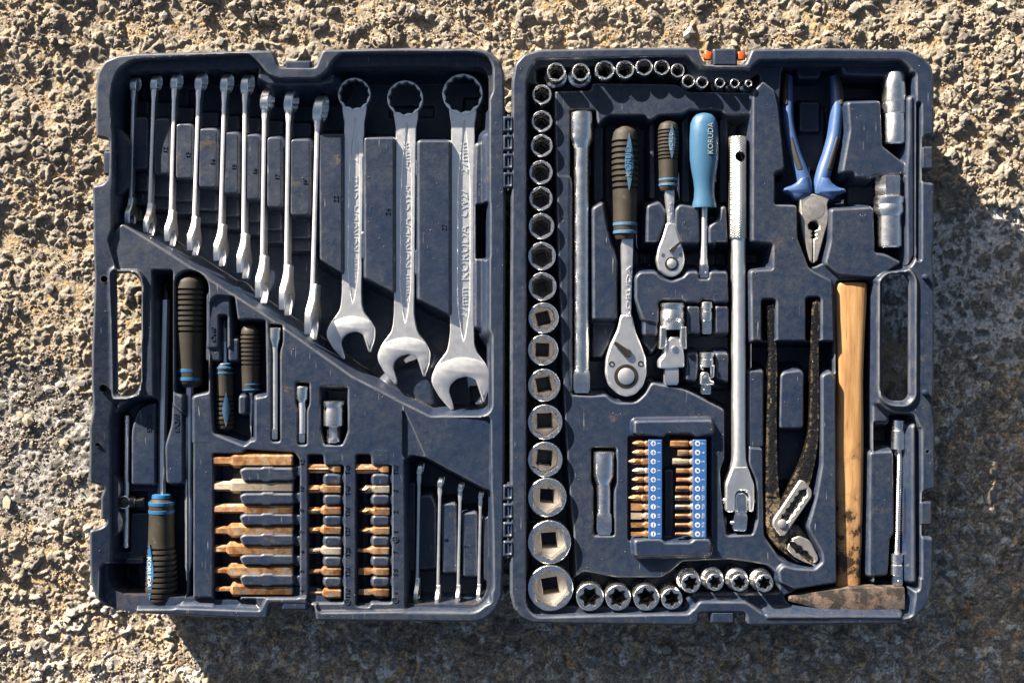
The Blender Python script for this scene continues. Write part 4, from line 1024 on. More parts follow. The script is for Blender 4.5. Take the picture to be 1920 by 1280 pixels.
def wrap(p): a = -0.62 + (-p[1]) * sc * -1.0 / 28; return (304 + 29.4 * math.sin(a) + 0 * p[2], 1068 + p[0] * sc, -40 + (29.6 if p[2] > 0 else 28) * math.cos(a) + 0.3)
T.part("lettering", ([wrap(p) for p in v], f), "print_white", parent=h, sharp=None)

T = Thing("screwdriver", "long slotted screwdriver with its big ribbed handle at the top", "screwdriver", 357, 724, -36, -70, "black and blue handled screwdrivers")
h = T.part("handle", ribbed(357, 515, 724, -36, [(0,8),(.015,20),(.05,26),(.12,28.5),(.45,28.5),(.6,26.5),(.8,24),(.97,23),(1,18)], (.10,.52,9)), "rubber")
for y in (694, 710): T.part("band", band(356, y, -36, 23.4, 7), "blue_band", parent=h)
T.part("collar", vrod(356, 722, -36, [(0,'c',18),(3,'c',17),(4,'c',10)], n=28), "blue_band", parent=h)
T.part("badge", inlay(357, 545, 640, -36, 10, 28, -1.18), "blue_band", parent=h)
T.part("shaft", rod((355, 724, -38), (352, 1056, -40), [(0,'h',7),(110,'h',7),(220,'h',6.4),(331,'h',5.8)], 24), "satin")
T.part("tip", rod((352, 1054, -40), (351, 1088, -40), [(0,'h',5.8),(6,'r',5,4.4),(18,'r',3.2,2.6),(34,'r',2.6,1.2)], 24), "satin")

T = Thing("screwdriver", "stubby screwdriver with its cross tip up and blue badge on the handle", "screwdriver", 421, 810, -34, -58, "black and blue handled screwdrivers")
T.part("shaft", rod((422, 640, -36), (422, 684, -36), [(0,'c',5.2),(44,'c',5.4)], 20), "satin")
T.part("tip", rod((421, 600, -36), (422, 641, -36), [(0,'c',1),(2,'s',2.4,2.4),(12,'s',3.8,3.8,.78),(18,'c',5.0),(41,'c',5.2)], 24), "plier_steel")
h = T.part("handle", ribbed(421, 682, 811, -34, [(0,10),(.03,15),(.1,16),(.3,16.5),(.5,18),(.8,19.5),(.95,17),(1,7)], (.42,.96,8)), "rubber")
T.part("collar", vrod(422, 679, -34, [(0,'c',8),(2,'c',13),(4,'c',14)], n=24), "blue_band", parent=h)
for y in (690, 699): T.part("band", band(421, y, -34, 16.2, 4), "blue_band", parent=h)
T.part("badge", inlay(422, 735, 799, -34, 6, 19, 0.32), "blue_inlay", parent=h)

T = Thing("screwdriver", "stubby screwdriver with its tapered tip pointing down, beside the small extension bar", "screwdriver", 470, 735, -32, -58, "black and blue handled screwdrivers")
h = T.part("handle", ribbed(470, 609, 736, -32, [(0,7),(.03,14),(.08,17.5),(.2,19),(.5,18.5),(.7,16.5),(.97,15.5),(1,11)], (.10,.60,8)), "rubber")
for y in (720, 730): T.part("band", band(471, y, -32, 15.7, 3.5), "blue_band", parent=h)
T.part("shaft", rod((471, 736, -34), (470.5, 814, -36), [(0,'c',5.2),(6,'c',5),(36,'c',4.8),(40,'c',4),(66,'c',2.2),(78,'c',.6)], 20), "satin")

# ------------------------------------------------------------------ small drive parts of the left half
T = Thing("sliding_bar", "thin sliding T bar with its round drive head, in the left shaft channel", "drive bar", 237, 1025, -40, -56)
br = T.part("bar", rod((239, 778, -40), (236.5, 1026, -40), [(0,'c',4),(1.5,'c',5.2),(246,'c',5.2),(248,'c',4)], 20), "satin")
for x, y in ((238, 791), (236.7, 1011)):
    T.part("detent_ball", turn(x, y, [('c',3.2,-36),('c',3,-34.6),('c',2,-33.8),('c',.5,-33.4)], 14, cap1=True), "worn_chrome", parent=br)
T.part("drive_head", rod((226, 941, -40), (271, 940, -40), [(0,'c',9),(1.5,'c',12.5),(9,'c',13),(12,'c',12),(22,'c',11.5),(30,'c',10.5),(31,'s',7.2,7.2,.4),(44,'s',7,7,.4),(45.5,'s',5.5,5.5,.4)], 24), "dark_steel")
fl = T.part("flange", turn(235, 940, [('c',12.4,-36),('c',12.6,-30),('c',11.8,-29.2),('c',10.4,-29.4),('c',10,-31)], 28), "worn_chrome")
T.part("flange_face", turn(235, 940, [('c',10.4,-31),('c',4.6,-30.2),('c',4,-31.5)], 28, cap1=True), "dark_steel", parent=fl)
def bar_thing(name, label, cat, x, y0, y1, z, parts, group=None):
    T = Thing(name, label, cat, x, y1, z, z - max(p[2] for p in parts), group)
    for nm, mat, r, secs, *rest in parts: T.part(nm, vrod(x, secs[0][0] + y0, z, [(q[0] - secs[0][0],) + tuple(q[1:]) for q in secs], n=24), mat)
    return T
bar_thing("extension_bar", "slim quarter inch extension bar beside the stubby screwdriver with the tapered tip", "extension bar", 516, 614, 823, -15, [
    ("socket_end","worn_chrome",12,[(0,'c',9),(1.5,'c',11),(20,'c',11),(24,'c',10),(36,'c',6.5)]), ("shaft","satin",6,[(34,'c',6.5),(44,'c',5.4),(190,'c',5.2)]), ("square_drive","worn_chrome",6,[(189,'s',5.2),(206,'s',5.2),(209,'s',4.2)])])
bar_thing("extension_bar", "short quarter inch extension bar next to the chrome bit adapter", "extension bar", 567, 724, 829, -16, [
    ("socket_end","worn_chrome",12,[(0,'c',10),(1.5,'c',11.6),(22,'c',11.6),(30,'c',7.2)]), ("shaft","satin",7,[(29,'c',7.2),(88,'c',7)]), ("square_drive","worn_chrome",6,[(87,'s',5.4),(102,'s',5.4),(105,'s',4.4)])])
T = bar_thing("bit_adapter", "fat chrome socket adapter in the pocket above the star bit rack", "adapter", 626, 751, 829, -20, [
    ("body","worn_chrome",20,[(0,'c',17),(1.5,'c',20),(8,'c',20),(10,'c',18.5),(14,'c',18.5),(18,'c',19.6),(46,'c',19.6),(48.5,'c',17)]), ("hex_end","worn_chrome",13,[(48,'h',12.4),(68,'h',12.4),(70,'c',13.6),(76,'c',13.6),(78,'c',12)])])
T.part("detent_hole", turn(615, 766, [('c',4.4,-5),('c',3.6,-5.2),('c',3.2,-9)], 16, cap1=True), "dark_steel")

# ------------------------------------------------------------------ rusty insert bits of the left half
BZ = -19
rr0 = random.Random(12)
def flat_tip(w, ln): return [(0,'r',w,1.4),(ln*.45,'r',w,2.2),(ln,'c',6.4)]
def bit(name, label, x0, x1, y, tip, R_, mat, group, body_at):
    y += rr0.uniform(-1.2, 1.2); x0 += rr0.uniform(-1.5, 1.5)
    T = Thing(name, label, "driver bit", x1, y, BZ, BZ - R_, group)
    Lb = x1 - x0; tl = rr0.uniform(-1.5, 1.5)
    if tip[0] == 'hex':
        r = tip[1]; secs = [(0,'h',r*.86),(1.5,'h',r),(body_at-5,'h',r),(body_at,'h',R_*.9),(body_at+3,'h',R_)]
    elif tip[0] == 'star':
        r = tip[1]; secs = [(0,'c',r*.8),(1.5,'c',r),(body_at-7,'c',r*1.03),(body_at-4,'c',r*.9),(body_at,'h',R_*.85),(body_at+4,'h',R_)]
    elif tip[0] == 'cross':
        r = tip[1]; secs = [(0,'c',.7),(3,'s',1.6,1.6,.78),(body_at*.55,'s',r*.8,r*.8,.78),(body_at-3,'c',r),(body_at,'c',R_*.7),(body_at+6,'h',R_)]
    else:
        w = tip[1]; secs = [(0,'r',w,1.2),(body_at*.4,'r',w,2.0),(body_at*.75,'r',w*1.02,3.4),(body_at,'c',R_*.6),(body_at+8,'h',R_)]
    shank0 = secs[-1]
    tp = T.part("tip", rod((x0, y + tl, BZ), (x1, y, BZ), secs, 24), mat)
    T.part("shank", rod((x0, y + tl, BZ), (x1, y, BZ), [(shank0[0]-.01,'h',R_),(Lb-2.5,'h',R_),(Lb,'h',R_*.85)], 24), mat)
    if tip[0] == 'star':                                           # flutes of the star tip
        g = []
        for q in range(3):
            a = (q - 1) * 1.05; r = tip[1]
            g.append(rod((x0 - .2, y + math.sin(a) * r * .98, BZ + math.cos(a) * r * .98), (x0 + body_at - 7, y + math.sin(a) * r * .98, BZ + math.cos(a) * r * .98), [(0,'c',r*.2),(body_at-7,'c',r*.2)], 8))
        T.part("flute", join(*g), "rusty" if mat == "rusty" else mat, parent=tp)
    return T
gb = "large rusty hex bits in the left rack"
for i, (y, r, x0, ba, lab) in enumerate(zip(YB, (9, 8.2, 8.0, 7.0, 6.6, 5.4, 4.2), (401,401,401,402,402,403,404), (36,36,60,30,28,30,32),
    ("12 mm, topmost of the rack, orange rust", "10 mm, pale grey and hardly rusted", "8 mm, long even shank, third from the top", "7 mm, fourth from the top", "6 mm, fifth from the top", "5 mm, sixth from the top with dark rust", "4 mm, lowest and thinnest tipped"))):
    bit("hex_bit", "long hex key bit " + lab, x0, 551, y, ('hex', r), 12.2 if i else 13.4, "rusty_grey" if i == 1 else "rusty", gb, ba)
gs = "rusty star bits in the middle rack"
for i, (y, s, r) in enumerate(zip(YC, ("T45","T40","T30","T27","T25","T20","T10"), (7.6, 6.8, 5.8, 5.0, 4.6, 4.0, 3.0))):
    bit("star_bit", "star bit beside the moulded mark %s in the middle rack" % s, 577 + (0, 0, 0, 1, 1, 3, 4)[i], 640, y, ('star', r), 9.2, "rusty_grey" if i in (4,) else "rusty", gs, 46 if i == 0 else 27)
gc = "rusty bits in the third rack"
bit("star_bit", "thick star bit beside the mark T50, top of the third rack", 667, 730, YC[0], ('star', 8.4), 9.2, "rusty", gc, 48)
for y, s, r in zip(YC[1:4], "321", (7.4, 6.4, 5.2)): bit("cross_bit", "cross-point bit beside the mark %s in the third rack" % s, 672, 731, y, ('cross', r), 9.2, "rusty_grey" if s == "3" else "rusty", gc, 25)
for y, s, w in zip(YC[4:], ("7", "5.5", "4"), (3.2, 6.2, 5.2)): bit("slotted_bit", "slotted bit beside the mark %s in the third rack" % s, 667 if s == "7" else 671, 730, y, ('flat', w), 9.2, "rusty", gc, 26)

# ------------------------------------------------------------------ sockets
def socket(label, x, y, R2, kind, ztop, zbot, Rb=None, drive=None, rot=0.0, group=None, step=None, plate=0.42):
    """x, y, R2: mouth as seen at ztop; Rb: wider drive end"""
    Rb = Rb or R2; Hh = ztop - zbot
    T = Thing("socket", label, "socket", x, y, ztop, zbot, group)
    zs = ztop - (step or Hh * 0.55)
    wall = max(2.0, R2 * 0.15)
    ri = (R2 - wall) * (0.85 if kind == 'h' else 0.86)
    lay = [('c',Rb-1.5,zbot),('c',Rb,zbot+1.5),('c',Rb,zs-4 if Rb > R2 else zs-1),('c',R2,zs),('c',R2,ztop-2.2),('c',R2-.5,ztop-.7),('c',R2-1.3,ztop)]
    zp = ztop - Hh * plate
    inn = [(kind,ri+.5,ztop-.25,rot),(kind,ri,ztop-1.2,rot),(kind,ri,zp,rot)]
    T.part("body", turn(x, y, lay + inn, 48, cap0=False), "polished", sharp=33)
    if drive:
        T.part("drive_plate", turn(x, y, [(kind,ri*.999,zp,rot),('c',ri*.86,zp+.3,rot),('c',ri*.84,zp-.6,rot),('s',drive+1.2,zp-.6,rot+.35),('s',drive,zp-2.4,rot+.35),('s',drive,zbot-2,rot+.35)], 48), "socket_floor", sharp=33)
    else:
        rr = ri * 0.84
        T.part("drive_plate", turn(x, y, [(kind,ri*.999,zp,rot),('c',rr,zp-1.5,rot),('c',rr,zp-14,rot),('s',rr*.6,zp-14,rot),('s',rr*.6,zbot-2,rot)], 48), "dark_steel", sharp=33)  # dark colour of the bore floor stands in for deep shade
    return T
COLS = [(1016,177,18.6,"12"),(1016,227,20,"13"),(1015.5,273,21,"14"),(1014,323,22.5,"15"),(1014,372,22.5,"16"),(1015,424,24.5,"17"),(1016,480,26.5,"18"),(1017,537,26.7,"19"),
    (1019,596,29,"20"),(1018,656,29,"21"),(1020,722,30.8,"22"),(1022,791,33,"23"),(1022,861,33,"24"),(1026,932,36.7,"27"),(1030,1016,41,"30"),(1032,1102,43,"32")]
rr = random.Random(3)
for i, (x, y, r, s) in enumerate(COLS):
    place = {0: "top of", 15: "largest, bottom of"}.get(i, ORD[i] + " from the top of")
    socket("%s mm hex socket, %s the tall socket column" % (s, place), x, y, r, 'h', -9, -70 if i < 8 else -76, r + (2.2 if i < 3 else 0), drive=(r * (0.43 if i < 13 else 0.35) if i >= 8 else None), rot=R((90, 88, 90, 100, 30, 95, 30, 25, 12, 28, 10, 22, 28, 28, 20, 18)[i] + rr.uniform(-3, 3)), group="hex sockets in the tall column", step=30, plate=0.55 if i < 13 else 0.36)
    emboss(s, 979, y + 4, -8.2, 7)
TOP = [(1043,135,17.6,22,"11","deep 11 mm hex socket, first of the top row"),(1089,135,16.6,22,"10","deep 10 mm hex socket, second of the top row"),(1134,131,18.5,18.5,"13","13 mm hex socket, widest of the top row"),(1172,130,17.5,17.5,"12","12 mm hex socket between the 13 and 11 mm ones of the top row"),
    (1208,125.5,16.3,16.3,"11","shallow 11 mm hex socket, fifth of the top row"),(1241,126,14.8,14.8,"10","shallow 10 mm hex socket, sixth of the top row"),(1271,132,13.3,13.3,"9","9 mm hex socket at the bend of the top row"),(1291,152,12.3,12.3,"8","8 mm hex socket just after the bend of the top row"),
    (1317,154,11.4,12.4,"7","7 mm hex socket below the orange latch pivot"),(1350,155,9.8,12.6,"6","6 mm hex socket below the latch, third from the row's end"),(1378,156,9.0,12.2,"5","5 mm hex socket below the latch, last but one of the row"),(1404,156,7.2,12.2,"4","4 mm hex socket, smallest, at the end of the top row")]
for i, (x, y, r, rb, s, lab) in enumerate(TOP):
    socket(lab, x, y, r, 'h', 4 if i < 2 else -4, -72 if i < 2 else -54, rb, rot=R((10, 0, 18, 30, 90, 84, 95, 92, 25, 15, 20, 92)[i]), group="hex sockets along the top edge", step=34 if i < 2 else 26, plate=0.35)
    emboss(s, x, 108 if i < 7 else 138, -8.2 if i < 7 else PR + .6, 7, 0)
BOT = [(1106,1119,26,26,"E24","E24 star socket next to the largest hex socket"),(1159,1120,24,24,"E20","E20 star socket, second along the bottom edge"),(1212,1120,24.4,24.4,"E18","E18 star socket, third along the bottom edge"),(1260,1122,20.2,20.2,"E16","E16 star socket, fourth along the bottom edge"),
    (1295.5,1093,18.2,22,"E14","E14 star socket, first of the four raised small ones"),(1341,1091,16.4,21.5,"E12","E12 star socket, second of the four raised small ones"),(1387.5,1092,16.4,21.5,"E11","E11 star socket, third of the four raised small ones"),(1434,1093,16.8,21.5,"E10","E10 star socket beside the hammer, last of the row")]
for i, (x, y, r, rb, s, lab) in enumerate(BOT):
    socket(lab, x, y, r, 'star', -8 if i < 4 else 2, -62, rb, rot=R((0, 14, 20, 25, 15, 10, 22, 18)[i]), group="star sockets along the bottom edge", step=32, plate=0.5)
    emboss(s, x, 1146 if i < 4 else 1124, -14 if i < 4 else -39.3, 7, 0)

# ------------------------------------------------------------------ drive tools of the right half
bar_thing("extension_bar", "long half inch extension bar beside the socket column", "extension bar", 1090, 211, 736, -34, [
    ("socket_end","worn_chrome",22,[(0,'c',19),(2,'c',22),(50,'c',22),(55,'c',20),(68,'c',15.5)]), ("shaft","worn_chrome",15,[(67,'c',15.5),(80,'c',15),(486,'c',14.8)]), ("square_drive","worn_chrome",15,[(480,'c',13),(484,'s',14),(492,'s',15),(518,'s',15),(525,'s',12)])])
bar_thing("extension_bar", "short half inch extension bar left of the bit rails", "extension bar", 1132, 845, 1001, -34, [
    ("socket_end","worn_chrome",21,[(0,'c',18),(2,'c',21),(46,'c',21),(56,'c',17),(62,'c',14.5)]), ("shaft","worn_chrome",14,[(61,'c',14.5),(120,'c',14)]), ("square_drive","worn_chrome",14,[(112,'c',12.5),(117,'s',13),(124,'s',13.6),(148,'s',13.6),(156,'s',10.5)])])

def ratchet(label, hx, hy0, hy1, hr, nx, neck, head, hz, pivot, arm, dial, dr, screws, badge, bands, txt):
    T = Thing("ratchet", label, "ratchet", hx, dial[1], hz, hz - hr)
    h = T.part("handle", ribbed(hx, hy0, hy1, hz, [(0,hr*.3),(.012,hr*.62),(.05,hr*.86),(.12,hr*.99),(.4,hr),(.56,hr*.93),(.75,hr*.9),(.84,hr*.9),(.95,hr*.86),(1,hr*.7)], (.10,.56,9)), "rubber")
    for y in bands: T.part("band", band(hx, y, hz, hr*.895, hr*.26), "blue_inlay", parent=h)
    bd = T.part("badge", inlay(hx + hr*.12, badge[0], badge[1], hz, hr*.30, hr, .1), "blue_inlay", parent=h)
    T.text(txt, hx + hr*.14, (badge[0]+badge[1])/2, hz + hr + .9, length=(badge[1]-badge[0])*.52, ang=90, depth=1.0, mat="print_grey" if hr < 22 else "blue_inlay", parent=h)
    T.part("neck", rod((nx, hy1 - 4, hz), (dial[0], neck[-1][0], hz), [(q[0]-hy1+4,'q',q[1],q[2]) for q in neck], 24), "satin")
    zt = hz + neck[-1][2] * 1.0
    T.part("head", prism(rpoly(head, 6, 3), hz - 16, zt + 2, 2.6), "satin", sharp=30)
    T.text("KORUDA", nx + 2, neck[0][0] + (neck[-1][0]-neck[0][0])*.52, hz + neck[1][2] * .97, length=(neck[-1][0]-neck[0][0])*.5, height=neck[2][1]*.75, ang=90, depth=1.6, mat="satin")
    z2 = zt + 2
    dd = T.part("release_ring", turn(dial[0], dial[1], [('c',dr,z2-.6),('c',dr,z2+.7),('c',dr-1,z2+1),('c',dr*.72,z2+1)], 36, cap1=True), "dark_steel")
    T.part("release_button", turn(dial[0], dial[1], [('c',dr*.70,z2+.6),('c',dr*.68,z2+2.2),('c',dr*.6,z2+3)], 36, cap1=True), "satin", parent=dd)
    lv = T.part("lever", join(turn(pivot[0], pivot[1], [('c',dr*.36,z2-.5),('c',dr*.36,z2+4),('c',dr*.28,z2+5.5)], 20, cap1=True),
        rod((pivot[0], pivot[1], z2+3), (arm[0], arm[1], z2+5), [(0,'q',dr*.30,2.5),(math.hypot(arm[0]-pivot[0],arm[1]-pivot[1])*.8,'q',dr*.17,2),(math.hypot(arm[0]-pivot[0],arm[1]-pivot[1]),'q',dr*.13,1.6)], 16)), "dark_steel")
    for x, y in screws:
        T.part("screw", join(turn(x, y, [('c',dr*.25,z2-.4),('c',dr*.24,z2+.8),('c',dr*.16,z2+.9),('c',dr*.12,z2-.2)], 18, cap1=True)), "dark_steel")
ratchet("large ratchet with ribbed black handle and worn pale blue badge", 1172, 238, 449, 25, 1175.5, [(447,11.5,11),(462,11.5,11),(520,10.4,10),(590,9.4,9),(640,18,9)],
    [(1163,590),(1157,618),(1144,646),(1136,672),(1134.5,700),(1141,722),(1157,738),(1174,743.5),(1191,738),(1205,722),(1211.5,700),(1209.5,670),(1201,646),(1191,622),(1184,590)], -32,
    (1175,662), (1151,642), (1173,705), 22.5, ((1146,682),(1200,681.5)), (254,360), (421,436), "KORUD")
ratchet("small ratchet with ribbed handle between the large ratchet and blue spinner", 1253, 228, 358, 19.5, 1254.5, [(355,9.6,9),(366,9.2,9),(390,7.2,8),(420,7.4,8),(448,14,8)],
    [(1249,418),(1241,446),(1233,466),(1229.5,488),(1235,507),(1247,517),(1257,520),(1268,517),(1278,507),(1283,488),(1279,466),(1272,446),(1264,418)], -30,
    (1258,470), (1274,455), (1258,495), 12.8, ((1242,479),(1275.5,479)), (236,300), (337.5,347.5), "KORUD")

T = Thing("spinner_handle", "pale blue plastic spinner handle with thin steel shaft, lettered KORUDA", "spinner handle", 1320, 520, -28, -56)
prof = [(0,6,5),(3,15,13),(9,21,18),(20,25.5,21),(50,27.2,22),(85,27,21.5),(108,24,20),(126,20.5,18),(142,18.8,16.5),(158,19.6,16.5),(171,22.8,18),(177,22.8,18)]
T.part("handle", vrod(1319.5, 213, -26, [(a,'c',b,c) for a, b, c in prof], x1=1320.5, n=32), "pale_blue", sharp=50)
T.text("KORUDA", 1328, 263, -26 + 21.2, length=58, ang=90, depth=2.2, mat="print_grey")
T.part("shaft", vrod(1320.5, 389, -28, [(0,'c',6.5),(92,'c',6.3),(100,'c',7.5),(108,'c',8)], x1=1319.5, n=24), "satin")
sq = T.part("square_drive", vrod(1319.5, 496, -28, [(0,'c',8),(3,'s',7.6),(22,'s',7.6),(25,'s',6)], n=24), "worn_chrome")
T.part("detent_ball", turn(1323, 512, [('c',3,-20.6),('c',2.4,-19.4),('c',.6,-18.9)], 14, cap1=True), "polished", parent=sq)

T = Thing("breaker_bar", "long steel breaker bar with knurled grip and forked swivel drive end", "breaker bar", 1384, 993, -30, -50)
g = T.part("grip", vrod(1382.5, 257, -30, [(0,'c',15),(2,'c',17.2),(20,'c',17.2),(36,'c',17.2),(60,'c',17.2),(120,'c',17.2),(189,'c',17.2),(192,'c',14.6)], n=40), "knurled", sharp=50)
cut = T.part("cutter", prism(circ(1385, 296, 9.5, 24), -80, 20, .1), "dark_steel")     # cross hole bored through the grip
md = g.modifiers.new("bore", 'BOOLEAN'); md.operation = 'DIFFERENCE'; md.solver = 'EXACT'; md.object = cut
bpy.context.view_layer.update()
me = bpy.data.meshes.new_from_object(g.evaluated_get(bpy.context.evaluated_depsgraph_get()))
g.modifiers.clear(); g.data = me; bpy.data.objects.remove(cut)
me.set_sharp_from_angle(angle=R(50))
T.part("shaft", rod((1384, 448, -30), (1385, 884, -30), [(0,'c',14.2),(30,'c',13.6),(390,'c',13.2),(412,'c',14),(430,'q',17,13)], 32), "satin")
T.part("yoke", prism(rpoly([(1371,872),(1358.5,906),(1358,955),(1364,959),(1375,957),(1375.5,926),(1381,918),(1395,918),(1401.5,926),(1402,957),(1410,958),(1412,940),(1411.5,906),(1399,872)], 4), -46, -16, 3), "satin", sharp=30)
T.part("yoke_pin", rod((1354, 938, -30), (1416, 938, -30), [(0,'c',4),(1.5,'c',5.5),(60,'c',5.5),(62,'c',4)], 18), "worn_chrome")
T.part("swivel_tongue", prism(rpoly([(1376.5,930),(1382,922),(1395,922),(1400.5,930),(1400.5,960),(1376.5,960)], 4), -46, -20, 3), "worn_chrome")
sq = T.part("square_drive", rod((1388, 956, -32), (1385, 994, -34), [(0,'c',10),(5,'s',11),(10,'s',12.6),(34,'s',12.6),(38,'s',9.5)], 24), "worn_chrome")
T.part("detent_ball", rod((1376, 980, -34), (1368, 980, -34), [(0,'c',4),(5,'c',4),(7.5,'c',2)], 14), "worn_chrome", parent=sq)

T = Thing("universal_joint", "large chrome universal joint with square drive, right of the big ratchet's head", "universal joint", 1260, 722, -30, -56)
c = T.part("collar", vrod(1259.5, 568, -30, [(0,'c',21),(2,'c',24),(7,'c',24),(9,'c',22.6),(14,'c',22.6),(16,'c',24),(50,'c',24)], n=32), "worn_chrome")
T.text("KORUDA", 1260, 600, -30 + 23.2, length=40, ang=0, depth=2, mat="worn_chrome", parent=c)
for fk in ([(1235.5,612),(1247,612),(1248,640),(1245,652),(1234,655)], [(1273,612),(1284.5,612),(1285,655),(1275,652),(1272,640)]):
    T.part("fork", prism(rpoly(fk, 3), -48, -10, 2.5), "worn_chrome", sharp=30)
k = T.part("knuckle", prism(rpoly([(1247,640),(1254,631),(1271,631),(1277,642),(1281,668),(1281,688),(1234,690),(1234,676),(1243,664)], 4), -48, -14, 3), "satin", sharp=30)
T.part("pin", turn(1263, 654, [('c',6.2,-15),('c',6.2,-12.6),('c',5,-12)], 20, cap1=True), "worn_chrome", parent=k)
T.part("square_drive", vrod(1258, 688, -30, [(0,'c',11),(2,'s',12.6),(28,'s',12.6),(33,'s',10)], n=24), "satin")
bar_thing("adapter", "tiny chrome drive adapter above the small universal joint", "adapter", 1324.5, 566, 626, -26, [
    ("socket_end","worn_chrome",11.5,[(0,'c',10),(1.5,'c',11.6),(12,'c',11.6),(13,'c',10.2),(18,'c',10.2),(19,'c',11.2),(32,'c',11.2),(36,'c',9.6)]), ("square_drive","worn_chrome",9,[(36,'s',8.4),(57,'s',8.4),(60,'s',7)])])
T = Thing("universal_joint", "small chrome universal joint left of the long breaker bar", "universal joint", 1325, 738, -26, -42)
T.part("collar", vrod(1325, 660, -26, [(0,'c',12),(1.5,'c',14),(9,'c',14),(10,'c',12.6),(13,'c',12.6),(14,'c',13.6),(28,'c',13.6)], n=28), "worn_chrome")
T.part("fork", prism(rpoly([(1330,684),(1338,684),(1337,706),(1331,710)], 2), -36, -14, 2), "worn_chrome"); T.part("fork", prism(rpoly([(1312,684),(1318,684),(1318,694),(1312,692)], 2), -36, -14, 2), "worn_chrome")
k = T.part("knuckle", prism(rpoly([(1312,700),(1318,696),(1326,698),(1330,712),(1337,714),(1337,721),(1311,721)], 3), -36, -13, 2.5), "worn_chrome", sharp=30)
T.part("pin", turn(1321, 707, [('c',3.6,-14),('c',3.6,-11.8),('c',2.6,-11.4)], 16, cap1=True), "polished", parent=k)
sq = T.part("square_drive", vrod(1323, 720, -26, [(0,'c',7.5),(2,'s',8.6),(16,'s',8.6),(18.5,'s',7)], n=24), "worn_chrome")
T.part("detent_ball", turn(1320, 731, [('c',2.8,-17.6),('c',2.2,-16.4),('c',.6,-16)], 12, cap1=True), "polished", parent=sq)

# ------------------------------------------------------------------ bit rails
def rail(label, x0, x1, y0, y1, marks, kinds, bx0, side):
    zr = -9
    T = Thing("bit_rail", label, "bit holder", (x0 + x1) / 2, y1, zr, -40, "blue bit rails")
    T.part("rail_body", box(x0, y0, x1, y1, -40, zr, 2, 1.5), "rail_blue")
    for i, (m, kd) in enumerate(zip(marks, kinds)):
        y = y0 + 6.5 + 16.95 * i + .5
        mk = {'p': '+', 'x': '+', '-': '-', 'o': 'o', '*': '*'}[kd]
        xm = x0 + 9
        if mk in '+-':                                            # white disc with the blue slot left open
            r = 4.9; g = []
            disc = circ(xm, y, r, 20)
            T.part("mark", prism(disc, zr - 1, zr + .25, .1), "print_white")
            bars = [prism([(xm - .75, y - 3.4), (xm + .75, y - 3.4), (xm + .75, y + 3.4), (xm - .75, y + 3.4)], zr - 1, zr + .5, .05)]
            if mk == '+': bars.append(prism([(xm - 3.4, y - .75), (xm + 3.4, y - .75), (xm + 3.4, y + .75), (xm - 3.4, y + .75)], zr - 1, zr + .48, .05))
            if kd == 'p': bars.append(prism(circ(xm, y, 1.9, 4, 0), zr - 1, zr + .46, .05))
            T.part("mark_slot", join(*bars), "rail_blue")
        else:
            T.part("mark", prism(circ(xm, y, 5.0, 20), zr - 1, zr + .25, .1), "print_white")
            if mk == 'o': T.part("mark_slot", prism(circ(xm, y, 2.7, 6), zr - 1, zr + .5, .05), "rail_blue")
            else:
                st = [(xm + (2.2 + .9 * math.cos(6 * t)) * math.cos(t), y + (2.2 + .9 * math.cos(6 * t)) * math.sin(t)) for t in [2 * math.pi * j / 36 for j in range(36)]]
                T.part("mark_slot", prism(st, zr - 1, zr + .5, .05), "rail_blue")
        T.text(m, x1 - 6.5, y, zr + .1, height=5.0 if len(m) < 3 else 4.6, ang=90, depth=.8, mat="print_white")
        # the bit itself: a thing of its own, held by the rail
        nm, what = {'p': ("cross_bit", "finned cross bit"), 'x': ("cross_bit", "cross bit"), '-': ("slotted_bit", "slotted bit"), 'o': ("hex_bit", "hex bit"), '*': ("star_bit", "star bit")}[kd]
        rown = ("first", "second", "third", "fourth", "fifth", "sixth", "seventh", "eighth", "ninth", "tenth", "last")[i]
        B = Thing(nm, "rusty %s marked %s, %s from the top of the %s rail" % (what, m, rown, side), "driver bit", x0, y, -18, -26, "bits held in the %s blue rail" % side)
        xs = bx0[i]; Ln = x0 + 4 - xs; z = -17
        if kd in 'px': secs = [(0,'c',.6),(3,'s',2,2,.78),(11,'s',4.2,4.2,.78),(14,'c',5.6),(20,'c',5.8),(23,'c',4.6),(26,'h',6.2)]
        elif kd == '-': w = {'7': 6.4, '5.5': 5.8, '4': 4.4, '3': 3.6}[m]; secs = [(0,'r',w,1.2),(10,'r',w,1.8),(18,'r',w,3.4),(23,'c',4.8),(26,'h',6.2)]
        elif kd == 'o': w = {'7': 6.4, '6': 5.8, '5': 5.4, '4': 4.4, '3': 3.4}[m]; secs = [(0,'h',w*.88),(1,'h',w),(Ln-14,'h',w),(Ln-11,'c',4.6),(Ln-8,'h',6.2)]
        else: w = {'T30': 5.4, 'T27': 5.0, 'T25': 4.6, 'T20': 4.2, 'T15': 3.7, 'T10': 3.2}[m]; secs = [(0,'c',w*.85),(1,'c',w),(Ln-15,'c',w),(Ln-11,'c',4.4),(Ln-8,'h',6.2)]
        secs = [q for q in secs if q[0] < Ln - 1] + [(Ln,'h',6.2)]
        mt = "rusty_grey" if (i * 7 + len(side)) % 5 == 0 else "rusty"
        tp = B.part("tip", rod((xs, y, z), (x0 + 4, y, z), secs[:-1] + [(secs[-2][0] + .5, 'h', 6.0)], 24), mt)
        B.part("shank", rod((xs, y, z), (x0 + 4, y, z), [(secs[-2][0], 'h', 6.0), (secs[-2][0] + 1, 'h', 6.3), (Ln, 'h', 6.3)], 24), mt)
        if kd == '*':
            B.part("flute", rod((xs - .2, y, z + w * .98), (xs + Ln - 15, y, z + w * .98), [(0,'c',w*.26),(Ln-15,'c',w*.26)], 8), "dark_steel", parent=tp)
